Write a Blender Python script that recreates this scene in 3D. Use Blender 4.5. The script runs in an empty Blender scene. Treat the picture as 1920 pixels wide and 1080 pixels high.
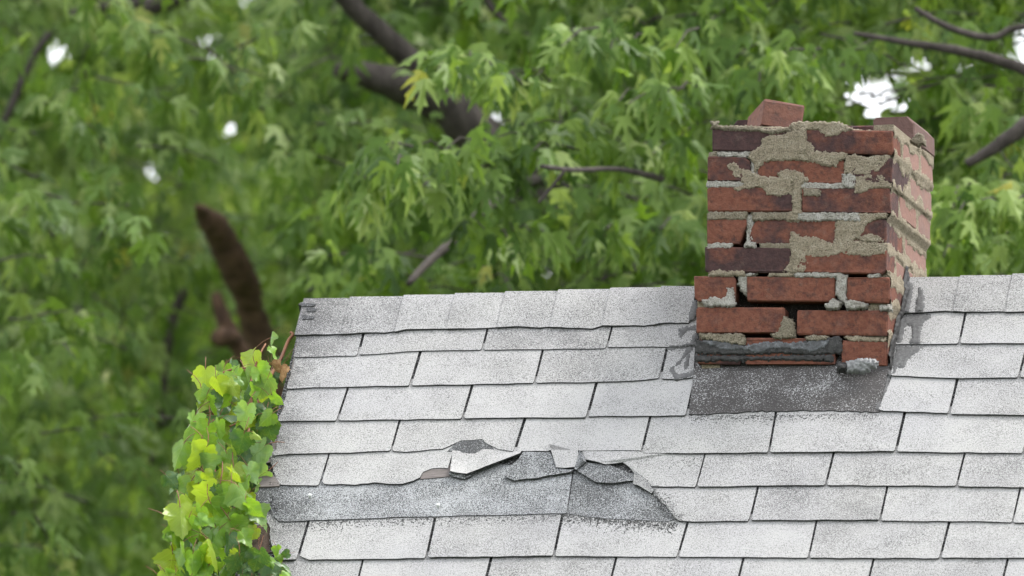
import bpy, bmesh, math, random
import numpy as np
from mathutils import Vector, Matrix, noise as mnoise

random.seed(7)
rng = np.random.default_rng(7)
R_ = math.radians
scene = bpy.context.scene
COL = scene.collection

# ------------------------------------------------------------------ camera
PSI, ELEV, PITCH = R_(13.0), R_(8.7), R_(48.0)
CAM = Vector((0, 0, 1.6))
DIST = 28.7
FPX = 22246.0                         # focal length in pixels of a 1920 px wide frame
cam_d = bpy.data.cameras.new('camera')
cam = bpy.data.objects.new('camera', cam_d); COL.objects.link(cam)
cam.location = CAM
cam.rotation_euler = (math.pi / 2 + ELEV, 0, 0)
cam_d.sensor_width = 36.0
cam_d.lens = 36.0 * FPX / 1920.0
cam_d.clip_start = 0.5; cam_d.clip_end = 3000
cam_d.dof.use_dof = True
cam_d.dof.focus_distance = 28.45
cam_d.dof.aperture_fstop = 5.8
scene.camera = cam

# ------------------------------------------------------------------ sky, sun, exposure
SUN_EL, SUN_AZ = R_(60), R_(75)      # azimuth clockwise from +Y
world = bpy.data.worlds.new('World'); scene.world = world
world.use_nodes = True
wn, wl = world.node_tree.nodes, world.node_tree.links
wn.clear()
sky = wn.new('ShaderNodeTexSky'); sky.sky_type = 'NISHITA'; sky.sun_disc = False
sky.sun_elevation = SUN_EL; sky.sun_rotation = SUN_AZ
sky.dust_density = 4.0; sky.air_density = 1.0; sky.ozone_density = 1.0
hs = wn.new('ShaderNodeHueSaturation'); hs.inputs['Saturation'].default_value = 0.22   # thin overcast
mx = wn.new('ShaderNodeMix'); mx.data_type = 'RGBA'; mx.inputs['Factor'].default_value = 0.55
mx.inputs['B'].default_value = (9.0, 9.2, 9.5, 1)
bg = wn.new('ShaderNodeBackground'); bg.inputs['Strength'].default_value = 0.13
wo = wn.new('ShaderNodeOutputWorld')
wl.new(sky.outputs[0], hs.inputs['Color']); wl.new(hs.outputs[0], mx.inputs['A'])
wl.new(mx.outputs['Result'], bg.inputs['Color']); wl.new(bg.outputs[0], wo.inputs['Surface'])
sun_d = bpy.data.lights.new('sun', 'SUN'); sun_d.energy = 1.5; sun_d.angle = R_(14); sun_d.color = (1, .96, .9)
sun = bpy.data.objects.new('sun', sun_d); COL.objects.link(sun)
sdir = Vector((math.sin(SUN_AZ) * math.cos(SUN_EL), math.cos(SUN_AZ) * math.cos(SUN_EL), math.sin(SUN_EL)))
sun.rotation_euler = sdir.to_track_quat('Z', 'Y').to_euler()
sun.location = (10, -10, 30)
vs = scene.view_settings
vs.view_transform = 'Standard'; vs.look = 'None'; vs.gamma = 1.0; vs.use_curve_mapping = False
vs.exposure = 1.35
scene.cycles.use_denoising = True
scene.cycles.max_bounces = 4; scene.cycles.diffuse_bounces = 3; scene.cycles.transmission_bounces = 3
scene.cycles.glossy_bounces = 2; scene.cycles.transparent_max_bounces = 4
scene.cycles.caustics_reflective = False; scene.cycles.caustics_refractive = False
scene.cycles.use_adaptive_sampling = True; scene.cycles.adaptive_threshold = 0.04

# ------------------------------------------------------------------ frames of reference
cE, sE = math.cos(ELEV), math.sin(ELEV)
FWD, RGT, UPV = Vector((0, cE, sE)), Vector((1, 0, 0)), Vector((0, -sE, cE))
def ray(px, py):
    return FWD + RGT * ((px - 960) / FPX) + UPV * ((540 - py) / FPX)
def at(px, py, depth):                       # world point at a distance along the view
    return CAM + ray(px, py) * depth
def to_px(p):
    d = Vector(p) - CAM; w = d.dot(FWD)
    return 960 + FPX * d.dot(RGT) / w, 540 - FPX * d.dot(UPV) / w, w
_P = at(960, 557, DIST)
HOUSE_O = Vector((_P.x, _P.y, 0)); H = _P.z  # the house stands here; H is the ridge height
ROTL = Matrix.Rotation(PSI, 3, 'Z')          # world -> house
CAM_L = ROTL @ (CAM - HOUSE_O)
cP, sP, tP = math.cos(PITCH), math.sin(PITCH), math.tan(PITCH)
N_ROOF = Vector((0, -sP, cP)); DOWN = Vector((0, -cP, -sP))
def roof_st(px, py, h=0.0):                  # (metres along the ridge, metres down the slope)
    d = ROTL @ ray(px, py)
    o = Vector((0, 0, H)) + N_ROOF * h
    k = (o - CAM_L).dot(N_ROOF) / d.dot(N_ROOF)
    p = CAM_L + d * k - o
    return p.x, p.dot(DOWN)
def roof_pt(s, t, h):
    return Vector((s, 0, H)) + DOWN * t + N_ROOF * h
YF = -0.226                                  # chimney front face, house frame
def front_xz(px, py, y=YF):
    d = ROTL @ ray(px, py)
    k = (y - CAM_L.y) / d.y
    p = CAM_L + d * k
    return p.x, p.z

# ------------------------------------------------------------------ object helpers
def link(o, parent=None):
    COL.objects.link(o)
    if parent is not None: o.parent = parent
    return o
def mesh_obj(name, verts, faces, mats, parent=None, fmat=None, smooth=False):
    me = bpy.data.meshes.new(name)
    me.from_pydata([tuple(v) for v in verts], [], faces)
    for m in (mats if isinstance(mats, (list, tuple)) else [mats]): me.materials.append(m)
    if fmat is not None: me.polygons.foreach_set('material_index', fmat)
    if smooth: me.polygons.foreach_set('use_smooth', [True] * len(me.polygons))
    me.update()
    return link(bpy.data.objects.new(name, me), parent)
def empty(name, loc, rz=0):
    o = bpy.data.objects.new(name, None); o.location = loc; o.rotation_euler = (0, 0, rz); o.empty_display_size = .2
    return link(o)
def tag(o, label, cat=None, group=None, kind=None):
    o['label'] = label
    if cat: o['category'] = cat
    if group: o['group'] = group
    if kind: o['kind'] = kind
    return o
def nz(x, y, z=0.0): return mnoise.noise(Vector((x, y, z)))
def fbm(x, y, z=0.0, o=3): return mnoise.fractal(Vector((x, y, z)), 0.9, 2.1, o)

# ------------------------------------------------------------------ materials
ALB = .79                                    # common albedo scale of the hard surfaces
class NT:
    def __init__(s, name):
        s.m = bpy.data.materials.new(name); s.m.use_nodes = True
        s.t = s.m.node_tree; s.t.nodes.clear()
        s.out = s.n('ShaderNodeOutputMaterial')
    def n(s, typ, **kw):
        nd = s.t.nodes.new(typ)
        for k, v in kw.items():
            if k in nd.inputs: s.set(nd.inputs[k], v)
            else: setattr(nd, k, v)
        return nd
    def set(s, sock, v):
        if hasattr(v, 'is_output') and v.is_output: s.t.links.new(v, sock)
        elif hasattr(v, 'outputs'): s.t.links.new(v.outputs[0], sock)
        else:
            if isinstance(v, (tuple, list)) and len(v) == 3 and sock.type == 'RGBA': v = (*v, 1)
            sock.default_value = v
    def coord(s): return s.n('ShaderNodeTexCoord').outputs['Object']
    def noise(s, scale, detail=2, rough=.55, vec=None, dist=0.0):
        nd = s.n('ShaderNodeTexNoise', Scale=scale, Detail=detail, Roughness=rough, Distortion=dist)
        if vec is None: vec = s.coord()
        s.set(nd.inputs['Vector'], vec); return nd.outputs['Fac']
    def ramp(s, fac, stops):
        nd = s.n('ShaderNodeValToRGB'); cr = nd.color_ramp
        while len(cr.elements) < len(stops): cr.elements.new(.5)
        for e, (p, c) in zip(cr.elements, stops):
            e.position = p; e.color = (c, c, c, 1) if isinstance(c, (int, float)) else (*c, 1)
        s.set(nd.inputs[0], fac); return nd.outputs[0]
    def mix(s, fac, a, b, mode='MIX'):
        nd = s.n('ShaderNodeMix', data_type='RGBA', blend_type=mode)
        s.set(nd.inputs['Factor'], fac); s.set(nd.inputs['A'], a); s.set(nd.inputs['B'], b)
        return nd.outputs['Result']
    def math(s, op, a, b=0.0, clamp=False):
        nd = s.n('ShaderNodeMath', operation=op, use_clamp=clamp)
        s.set(nd.inputs[0], a); s.set(nd.inputs[1], b); return nd.outputs[0]
    def bump(s, hgt, dist, strength=1.0):
        return s.n('ShaderNodeBump', Height=hgt, Distance=dist, Strength=strength).outputs[0]
    def principled(s, col, rough, normal=None, spec=.3):
        p = s.n('ShaderNodeBsdfPrincipled')
        col = s.mix(1.0, col, (ALB, ALB, ALB), 'MULTIPLY')
        s.set(p.inputs['Base Color'], col); s.set(p.inputs['Roughness'], rough)
        s.set(p.inputs['Specular IOR Level'], spec)
        if normal is not None: s.set(p.inputs['Normal'], normal)
        s.t.links.new(p.outputs[0], s.out.inputs[0]); return s.m

def granule(name, light, dark, lo, hi, big=.10):
    """mineral granules of two tones; obj.color.r shifts a shingle towards its dark grit"""
    k = NT(name)
    g1 = k.noise(430, 1.5, .6); g2 = k.noise(190, 2, .6); b = k.noise(9, 3, .6); fine = k.noise(700, 1, .5)
    oc = k.n('ShaderNodeObjectInfo'); sep = k.n('ShaderNodeSeparateColor'); k.set(sep.inputs[0], oc.outputs['Color'])
    v = k.math('ADD', k.math('MULTIPLY', g1, .8), k.math('MULTIPLY', g2, .2))
    v = k.math('SUBTRACT', v, k.math('MULTIPLY', k.math('SUBTRACT', sep.outputs[0], .5), .30))
    v = k.math('ADD', v, k.math('MULTIPLY', k.math('SUBTRACT', b, .5), big * 2))
    # dirt settled along the rake edge, patchy
    x = k.n('ShaderNodeSeparateXYZ'); k.set(x.inputs[0], k.coord())
    edge = k.n('ShaderNodeMapRange'); k.set(edge.inputs[0], x.outputs[0])
    edge.inputs[1].default_value = S0 - .02; edge.inputs[2].default_value = S0 + .16
    edge.inputs[3].default_value = .17; edge.inputs[4].default_value = 0
    v = k.math('SUBTRACT', v, k.math('MULTIPLY', edge.outputs[0], k.math('MULTIPLY', k.noise(14, 3), 1.5)))
    col = k.mix(k.ramp(v, [(lo, 0), (hi, 1)]), dark, light)
    tint = k.ramp(k.noise(4, 3, .6), [(.3, (.93, .93, .95)), (.7, (1.0, 1.0, .985))])
    col = k.mix(1.0, col, tint, 'MULTIPLY')
    col = k.mix(1.0, col, k.ramp(fine, [(.3, .86), (.7, 1.06)]), 'MULTIPLY')
    return k.principled(col, .92, k.bump(k.math('ADD', g1, fine), .0016, .8), .2)

S0 = roof_st(562, 590)[0]                    # rake edge
M = {}
M['granule'] = granule('white_granules', (.49, .488, .485), (.12, .119, .12), .335, .535, .10)
M['granule_grey'] = granule('grey_granules', (.46, .475, .49), (.075, .077, .08), .43, .57, .12)
M['granule_dark'] = granule('worn_granules', (.39, .39, .39), (.10, .10, .102), .43, .60, .14)
k = NT('asphalt_edge'); n_ = k.noise(220, 2)
M['asphalt'] = k.principled(k.ramp(n_, [(.3, (.022, .024, .024)), (.75, (.085, .088, .088))]), .9, k.bump(n_, .001))
k = NT('felt'); n_ = k.noise(260, 2)
M['felt'] = k.principled(k.ramp(n_, [(.40, (.022, .022, .023)), (.54, (.075, .075, .077)), (.64, (.30, .30, .305))]), .95, k.bump(n_, .001))
k = NT('tar'); n_ = k.noise(90, 4, .65); n2 = k.noise(320, 2)
M['tar'] = k.principled(k.mix(k.ramp(n2, [(.62, 0), (.72, .35)]), k.ramp(n_, [(.3, (.022, .022, .023)), (.7, (.075, .073, .073))]), (.20, .20, .205)), .75, k.bump(n_, .004), .3)
k = NT('tar_smear'); n_ = k.noise(120, 4, .65)
M['smear'] = k.principled(k.ramp(n_, [(.3, (.085, .085, .087)), (.7, (.17, .17, .172))]), .85, k.bump(n_, .002), .2)
k = NT('apron_granules'); n_ = k.noise(300, 2, .6); b_ = k.noise(9, 4, .65)
v_ = k.math('ADD', n_, k.math('MULTIPLY', k.math('SUBTRACT', b_, .5), .42))
M['apron'] = k.principled(k.ramp(v_, [(.48, (.062, .058, .058)), (.57, (.11, .105, .105)), (.68, (.40, .405, .41))]), .9, k.bump(n_, .0014))
k = NT('flaking_paint'); n_ = k.noise(70, 4, .7)
M['flake'] = k.principled(k.ramp(n_, [(.38, (.045, .046, .05)), (.54, (.095, .10, .11)), (.74, (.25, .265, .29))]), .5, k.bump(n_, .003), .5)
k = NT('old_metal'); n_ = k.noise(60, 4, .7)
M['metal'] = k.principled(k.ramp(n_, [(.35, (.12, .123, .127)), (.65, (.30, .305, .31))]), .45, k.bump(n_, .004), .6)
k = NT('grey_wood'); sc_ = k.n('ShaderNodeMapping'); sc_.inputs['Scale'].default_value = (4, 60, 60); k.set(sc_.inputs[0], k.coord())
n_ = k.noise(5, 4, .65, sc_.outputs[0])
M['wood'] = k.principled(k.ramp(n_, [(.3, (.13, .112, .105)), (.7, (.24, .215, .205))]), .85, k.bump(n_, .003))
k = NT('brown_wood'); sc_ = k.n('ShaderNodeMapping'); sc_.inputs['Scale'].default_value = (60, 6, 60); k.set(sc_.inputs[0], k.coord())
n_ = k.noise(4, 4, .65, sc_.outputs[0])
M['rake'] = k.principled(k.ramp(n_, [(.3, (.04, .025, .018)), (.7, (.13, .09, .07))]), .85, k.bump(n_, .003))
k = NT('nail'); M['nail'] = k.principled((.7, .72, .72), .35, spec=.6)
k = NT('painted_wall'); n_ = k.noise(8, 4); M['wall'] = k.principled(k.ramp(n_, [(.3, .45), (.7, .6)]), .8)

# brick: obj.color r / g = how fire-blackened the left / right end is, b = pale tint, mainly light painted onto the right wall
k = NT('brick')
gen = k.n('ShaderNodeTexCoord').outputs['Generated']
gx = k.n('ShaderNodeSeparateXYZ'); k.set(gx.inputs[0], gen)
oi = k.n('ShaderNodeObjectInfo'); oc = k.n('ShaderNodeSeparateColor'); k.set(oc.inputs[0], oi.outputs['Color'])
cvec = k.n('ShaderNodeVectorMath', operation='ADD'); k.set(cvec.inputs[0], k.coord())
rv = k.n('ShaderNodeVectorMath', operation='SCALE'); k.set(rv.inputs[0], (3.1, 1.7, 2.3)); k.set(rv.inputs['Scale'], oi.outputs['Random'])
k.set(cvec.inputs[1], rv.outputs[0]); cv = cvec.outputs[0]
n1 = k.noise(14, 4, .65, cv); n2 = k.noise(90, 3, .6, cv); n3 = k.noise(420, 2, .6, cv)
lr = k.n('ShaderNodeMix', data_type='FLOAT'); k.set(lr.inputs['Factor'], gx.outputs[0]); k.set(lr.inputs[2], oc.outputs[0]); k.set(lr.inputs[3], oc.outputs[1])
dk = k.math('ADD', lr.outputs[0], k.math('MULTIPLY', k.math('SUBTRACT', n1, .5), 2.3))
dk = k.ramp(dk, [(.30, 0), (.80, 1)])
red = k.ramp(n2, [(.3, (.158, .055, .036)), (.7, (.232, .096, .064))])
blk = k.ramp(n2, [(.3, (.052, .029, .030)), (.7, (.092, .050, .049))])
col = k.mix(dk, red, blk)
col = k.mix(k.ramp(n3, [(.70, 0), (.80, .5)]), col, (.25, .21, .18))
col = k.mix(k.ramp(k.noise(55, 4, .7, cv), [(.51, 0), (.68, .65)]), col, (.042, .030, .029))
col = k.mix(k.ramp(k.noise(30, 4, .7, cv), [(.58, 0), (.80, .38)]), col, (.25, .185, .16))
pale_tint = k.n('ShaderNodeMix', data_type='RGBA'); k.set(pale_tint.inputs['Factor'], oc.outputs[2]); k.set(pale_tint.inputs['A'], col); k.set(pale_tint.inputs['B'], (.37, .235, .20))
M['brick'] = k.principled(pale_tint.outputs['Result'], .88, k.bump(k.math('ADD', n2, k.math('MULTIPLY', n3, .4)), .0035, .8), .25)

def mortar(name, a, b, c):
    k = NT(name); n1 = k.noise(45, 4, .65); n2 = k.noise(330, 2, .65)
    col = k.ramp(n1, [(.3, a), (.55, b), (.75, c)])
    col = k.mix(k.ramp(n2, [(.33, .75), (.5, 0)]), col, tuple(x * .42 for x in a))
    col = k.mix(k.ramp(n2, [(.62, 0), (.74, .6)]), col, (.72, .69, .62))
    return k.principled(col, .95, k.bump(k.math('ADD', n1, k.math('MULTIPLY', n2, 1.6)), .006, 1.0), .15)
M['mortar'] = mortar('grey_mortar', (.355, .298, .215), (.48, .412, .308), (.57, .50, .39))
M['lime'] = mortar('white_lime_mortar', (.40, .37, .32), (.62, .595, .545), (.76, .74, .70))
M['cream'] = mortar('cream_mortar', (.29, .245, .175), (.38, .335, .255), (.43, .39, .31))
M['soot'] = mortar('sooty_core', (.030, .026, .023), (.05, .043, .038), (.085, .075, .065))

# ------------------------------------------------------------------ ground
k = NT('lawn'); n_ = k.noise(.8, 5, .7); M['lawn'] = k.principled(k.ramp(n_, [(.3, (.035, .06, .018)), (.7, (.08, .12, .035))]), .95)
g = mesh_obj('ground', [(-900, -300, 0), (900, -300, 0), (900, 1500, 0), (-900, 1500, 0)], [(0, 1, 2, 3)], M['lawn'])
tag(g, 'green lawn under the house and trees', kind='structure')

# ------------------------------------------------------------------ house body
house = empty('house', HOUSE_O, -PSI)
tag(house, 'old house with worn pale grey shingle roof and crumbling brick chimney', 'house')
HALF, LEN = 2.75, 9.5
XL, XR = S0 + .02, S0 + LEN
EAVE = H - HALF * tP
def box(x0, x1, y0, y1, z0, z1):
    v = [(x, y, z) for z in (z0, z1) for y in (y0, y1) for x in (x0, x1)]
    f = [(0, 2, 3, 1), (4, 5, 7, 6), (0, 1, 5, 4), (2, 6, 7, 3), (0, 4, 6, 2), (1, 3, 7, 5)]
    return v, f
wy = HALF - .25
for yy in (-wy, wy - .15):
    v, f = box(XL + .12, XR - .12, yy, yy + .15, 0, EAVE + .12); mesh_obj('wall', v, f, M['wall'], house)
for x0 in (XL + .12, XR - .27):
    zt = H - .14; ze = EAVE + .12
    prof = [(-wy, 0), (wy, 0), (wy, ze), (0, zt), (-wy, ze)]
    v = [(x0, a, b) for a, b in prof] + [(x0 + .15, a, b) for a, b in prof]
    f = [(0, 1, 2, 3, 4), (9, 8, 7, 6, 5)] + [(i, i + 5, (i + 1) % 5 + 5, (i + 1) % 5) for i in range(5)]
    mesh_obj('wall', v, f, M['wall'], house)
# roof deck: two slabs of boards under felt; the part the shingles belong to
CH_X = (front_xz(1300, 600)[0], front_xz(1675, 600)[0])
TL = HALF / cP
def slab(s0, s1, t0, t1, h0, h1, back=False):
    P = []
    for h in (h0, h1):
        for t in (t0, t1):
            for s in (s0, s1):
                p = roof_pt(s, t, h)
                P.append((p.x, -p.y if back else p.y, p.z))
    f = [(0, 1, 3, 2), (4, 6, 7, 5), (0, 4, 5, 1), (2, 3, 7, 6), (0, 2, 6, 4), (1, 5, 7, 3)]
    if back: f = [tuple(reversed(q)) for q in f]
    return P, f
v, f = slab(XL - .015, XR, 0, TL, -.03, -.004)
v2, f2 = slab(XL - .015, XR, .0, TL, -.03, -.002, True)
roof = mesh_obj('roof', v + v2, f + [tuple(i + 8 for i in q) for q in f2], M['felt'], house)
roof['label'] = 'sloping roof of weathered pale grey three tab shingles'
v, f = slab(XL - .018, XL + .02, .05, TL, -.15, -.031)
mesh_obj('rake_board', v, f, M['rake'], roof)['label'] = 'brown weathered board under the torn roof edge'
v, f = slab(XL - .018, XL + .02, .05, TL, -.15, -.031, True)
mesh_obj('rake_board', v, f, M['rake'], roof)
v, f = slab(S0 - .01, XR, .0, TL, .0, .004, True)
mesh_obj('back_slope_covering', v, f, M['granule'], roof)

# ------------------------------------------------------------------ shingles
def resample(pl, step, jit):
    out = [pl[0]]
    for a, b in zip(pl, pl[1:]):
        L = math.dist(a, b); n = max(1, int(round(L / step)))
        for i in range(1, n + 1):
            q = i / n
            x, y = a[0] + (b[0] - a[0]) * q, a[1] + (b[1] - a[1]) * q
            if i < n: y += random.uniform(-jit, jit); x += random.uniform(-jit, jit) * .5
            out.append((x, y))
    return out
def extrude_roof(name, poly, hfun, thick, mats, parent, grit=.5, label=None):
    """outline in photo pixels laid on the roof plane, with real thickness; hfun(px,py,s,t) = top height"""
    st = []
    for (px, py) in poly:
        s, t = roof_st(px, py, .006); st.append((s, t, hfun(px, py)))
    area = sum(st[i][0] * st[(i + 1) % len(st)][1] - st[(i + 1) % len(st)][0] * st[i][1] for i in range(len(st)))
    if area > 0: st.reverse()                # want counter-clockwise seen from outside (t points down)
    n = len(st)
    top = [roof_pt(s, t, h) for s, t, h in st]; bot = [roof_pt(s, t, h - thick) for s, t, h in st]
    faces = [tuple(range(n)), tuple(range(2 * n - 1, n - 1, -1))] + [(i, i + n, (i + 1) % n + n, (i + 1) % n) for i in range(n)]
    o = mesh_obj(name, top + bot, faces, mats, parent, [0, 1] + [1] * n)
    o.color = (grit, 0, 0, 1)
    if label: o['label'] = label
    return o
def yat(pl, x):
    if x <= pl[0][0]: return pl[0][1]
    for a, b in zip(pl, pl[1:]):
        if a[0] <= x <= b[0]: return a[1] + (b[1] - a[1]) * (x - a[0]) / max(1e-6, b[0] - a[0])
    return pl[-1][1]
SK = .225                                    # pixels to the left for every pixel down the slope
def sub(pl, x0, x1):
    return [p for p in pl if x0 < p[0] < x1]
HT, HB = .0036, .0078                        # top height of a tab where it comes out / at its butt edge
def row(top_pl, bot_pl, slits, left, right, grit=.5, gw=2.7, custom=None):
    """tabs between slits. slit = (xtop, ytop, xbottom, ybottom); left/right are such lines as well"""
    lines = [left] + slits + [right]
    for i, (a, b) in enumerate(zip(lines, lines[1:])):
        if custom and i in custom: continue
        def on(line, y): return line[0] + (line[2] - line[0]) * (y - line[1]) / (line[3] - line[1])
        ga = 0 if i == 0 else gw * random.uniform(.7, 1.15); gb = 0 if i == len(lines) - 2 else gw * random.uniform(.7, 1.15)
        ybl = yat(bot_pl, a[2]); ybr = yat(bot_pl, b[2])
        xl, xr = on(a, ybl) + ga, on(b, ybr) - gb
        if xr - xl < 6: continue
        lift = random.uniform(-.0006, .0012)
        pts = [(xl - .3, ybl - 2.5), (xl + 2.0, yat(bot_pl, xl + 3))] + [p for p in sub(bot_pl, xl + 6, xr - 6)] + [(xr - 2.0, yat(bot_pl, xr - 3)), (xr + .4, ybr - 2.5)]
        pts = resample(pts, 26, .8)
        ytl, ytr = yat(top_pl, a[0]), yat(top_pl, b[0])
        up = 16
        pts += [(on(b, ytr - up) - gb, ytr - up), (on(a, ytl - up) + ga, ytl - up)]
        if i == 0 and xl < 1000:
            for j in range(1, 9):
                y_ = ytl - up + (ybl - ytl + up - 4) * j / 9
                pts.append((on(a, y_) + random.uniform(-1.5, 4.5), y_))
        tp = top_pl
        def hf(px, py, tp=tp, lift=lift):
            y0 = yat(tp, px); q = (py - y0) / 62.0
            return HT + (HB - HT + lift) * q if q > 0 else HT + .006 * q
        extrude_roof('shingle', pts, hf, .0030, [M['granule'], M['asphalt']], roof, grit + random.uniform(-.10, .12))

# butt lines of every course, in photo pixels (left of the chimney / right of it)
C0L = [(560, 628), (585, 627), (636, 626), (686, 623), (733, 624), (754, 617), (902, 615), (976, 611), (1020, 615), (1025, 612), (1113, 616), (1124, 610), (1218, 610), (1238, 605), (1310, 605)]
B1L = [(551, 670), (668, 667), (679, 665), (763, 659), (899, 656), (1000, 655), (1135, 653), (1142, 651), (1224, 650), (1252, 651), (1310, 648)]
B2L = [(538, 730), (588, 727), (653, 726), (766, 724), (1002, 719), (1115, 717), (1182, 715), (1232, 710), (1242, 711), (1274, 712), (1310, 706)]
B3L = [(522, 791), (630, 790), (637, 789), (864, 786), (1000, 784), (1099, 784), (1104, 782), (1290, 780)]
C0R = [(1680, 588), (1693, 587), (1765, 583), (1785, 582), (1790, 584), (1882, 584), (1920, 584), (2700, 570)]
B1R = [(1670, 646), (1796, 645), (1920, 645), (2700, 633)]
B2R = [(1660, 704), (1671, 705), (1782, 710), (1907, 709), (2700, 700)]
B3R = [(1640, 766), (1657, 772), (1777, 776), (1785, 778), (1920, 780), (2700, 772)]
B3F = B3L + [(1300, 781), (1480, 776), (1640, 775)] + B3R[1:]
B4 = [(516, 855), (542, 852), (656, 850), (732, 846), (746, 847), (760, 848), (830, 842), (850, 833), (864, 826), (905, 823), (911, 831), (935, 843), (961, 847), (977, 847), (1087, 846), (1200, 846), (1206, 851), (1320, 851), (1440, 850), (1677, 848), (1690, 848), (1920, 851), (2700, 845)]
B5 = [(500, 909), (522, 909), (592, 911), (606, 908), (667, 910), (702, 906), (755, 908), (1215, 913), (1304, 914), (1313, 914), (1440, 912), (1555, 911), (1790, 912), (1800, 913), (1920, 915), (2700, 910)]
B6 = [(500, 976), (527, 978), (760, 969), (1063, 962), (1241, 979), (1320, 979), (1405, 978), (1412, 977), (1646, 976), (1654, 977), (1810, 978), (1888, 980), (1907, 981), (2700, 977)]
B7 = [(522, 1052), (554, 1051), (563, 1043), (580, 1051), (796, 1048), (806, 1047), (1037, 1044), (1267, 1045), (1276, 1045), (1510, 1047), (1758, 1048), (1772, 1047), (1920, 1047), (2700, 1044)]
def rline(x, y, y2): return (x, y, x - SK * (y2 - y), y2)
E = 2650                                     # how far right the courses are laid
row(C0L, B1L, [(681, 624, 672, 665), (914, 616, 905, 656), (1147, 613, 1138, 653)], (559, 600, 552, 670), (1306, 600, 1303, 650), .58)
row(B1L, B2L, [(787, 662, 770, 724), (1017, 656, 1003, 719), (1250, 653, 1238, 710)], (552, 668, 538, 730), (1303, 640, 1300, 706), .55)
row(B2L, B3L, [(651, 729, 633, 789), (884, 724, 868, 785), (1118, 718, 1102, 783)], (540, 728, 522, 790), (1301, 706, 1285, 782), .46)
row(C0R, B1R, [(1810, 585, 1799, 644), rline(2050, 585, 645), rline(2290, 580, 640), rline(2530, 578, 638)], (1690, 588, 1678, 646), rline(E, 570, 633), .52)
row(B1R, B2R, [(1922, 660, 1911, 707), rline(2165, 640, 706), rline(2400, 640, 704)], (1679, 647, 1671, 705), rline(E, 633, 700), .52)
row(B2R, B3R, [(1794, 713, 1781, 774), rline(2035, 708, 775), rline(2275, 705, 775), rline(2515, 702, 772)], (1671, 708, 1648, 770), rline(E, 700, 772), .48)
row(B3F, B4, [(748, 790, 734, 846), (983, 787, 967, 843), (1218, 783, 1204, 846), (1453, 783, 1443, 848), (1694, 783, 1681, 846), rline(1935, 783, 850), rline(2175, 780, 848), rline(2415, 776, 846)], (523, 790, 513, 852), rline(E, 772, 845), .47)
row(B4, B5, [(614, 862, 601, 907), (847, 855, 835, 910), (1320, 854, 1307, 912), (1562, 852, 1549, 910), (1808, 852, 1795, 911), rline(2050, 850, 914), rline(2290, 848, 912), rline(2530, 846, 911)], (503, 855, 520, 909), rline(E, 845, 910), .5, custom={1, 2})
row(B5, B6, [(1420, 915, 1407, 977), (1663, 914, 1651, 976), (1912, 917, 1899, 980), rline(2155, 914, 980), rline(2395, 912, 978)], (1192, 888, 1272, 979), rline(E, 910, 977), .52, custom={0})
row(B6, B7, [(574, 991, 560, 1045), (813, 984, 801, 1046), (1052, 975, 1039, 1044), (1289, 980, 1272, 1045), (1530, 980, 1517, 1046), (1779, 981, 1764, 1047), rline(2018, 980, 1046), rline(2258, 978, 1045), rline(2495, 977, 1044)], (503, 985, 516, 1052), rline(E, 977, 1044), .48)
prev = B7
for r_ in range(8):
    y1 = 1113 + 66 * r_
    nxt = [(440 - 15 * r_, y1 + 2), (1200, y1 - 2), (2000, y1 + 1), (2700, y1 - 3)]
    base = [680, 920, 1154, 1393, 1637, 1889, 2128, 2368] if r_ == 0 else [(560 + (r_ % 2) * 119 - 15 * r_ + 239 * j) for j in range(9)]
    y0 = y1 - 64
    row(prev, nxt, [rline(x, y0, y1) for x in base], (455 - 15 * r_ + (70 if r_ == 0 else 0), y0, 440 - 15 * r_ + (60 if r_ == 0 else 0), y1), rline(E, y0, y1), .5)
    prev = nxt

# torn and missing tabs ---------------------------------------------------------------
def flat(h): return lambda x, y: h
def slope(tp, add=0.0, k=1.0):
    def hf(px, py):
        q = (py - yat(tp, px)) / 62.0
        return add + (HT + (HB - HT) * q * k if q > 0 else HT + .006 * q)
    return hf
G, GG, GD, AS = M['granule'], M['granule_grey'], M['granule_dark'], M['asphalt']
# second tab of the torn course, ragged to a notch
p5b = resample([(604, 903), (608, 908), (667, 910), (702, 905), (728, 908), (755, 908), (775, 902), (787, 896), (793, 885), (810, 878), (826, 877), (840, 878), (846, 856)], 14, .9) + [(851, 832), (622, 836)]
extrude_roof('shingle', p5b, slope(B4), .0042, [G, AS], roof, .46, 'shingle tab torn away at its lower right corner')
# right-hand survivor of the torn course
p5f = resample([(1090, 848), (1096, 865), (1113, 869), (1136, 875), (1152, 871), (1168, 867), (1180, 876), (1191, 889), (1203, 907), (1215, 913), (1303, 914), (1306, 908)], 14, 1.0) + [(1323, 838), (1320, 832), (1092, 832)]
def h5f(px, py):
    b = slope(B4)(px, py); q = max(0, 1 - abs(px - 1105) / 75.0) * max(0, (py - 846) / 25.0)
    return b + .012 * q
extrude_roof('shingle', p5f, h5f, .0042, [G, AS], roof, .52, 'shingle tab with its left end torn and lifted')
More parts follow.
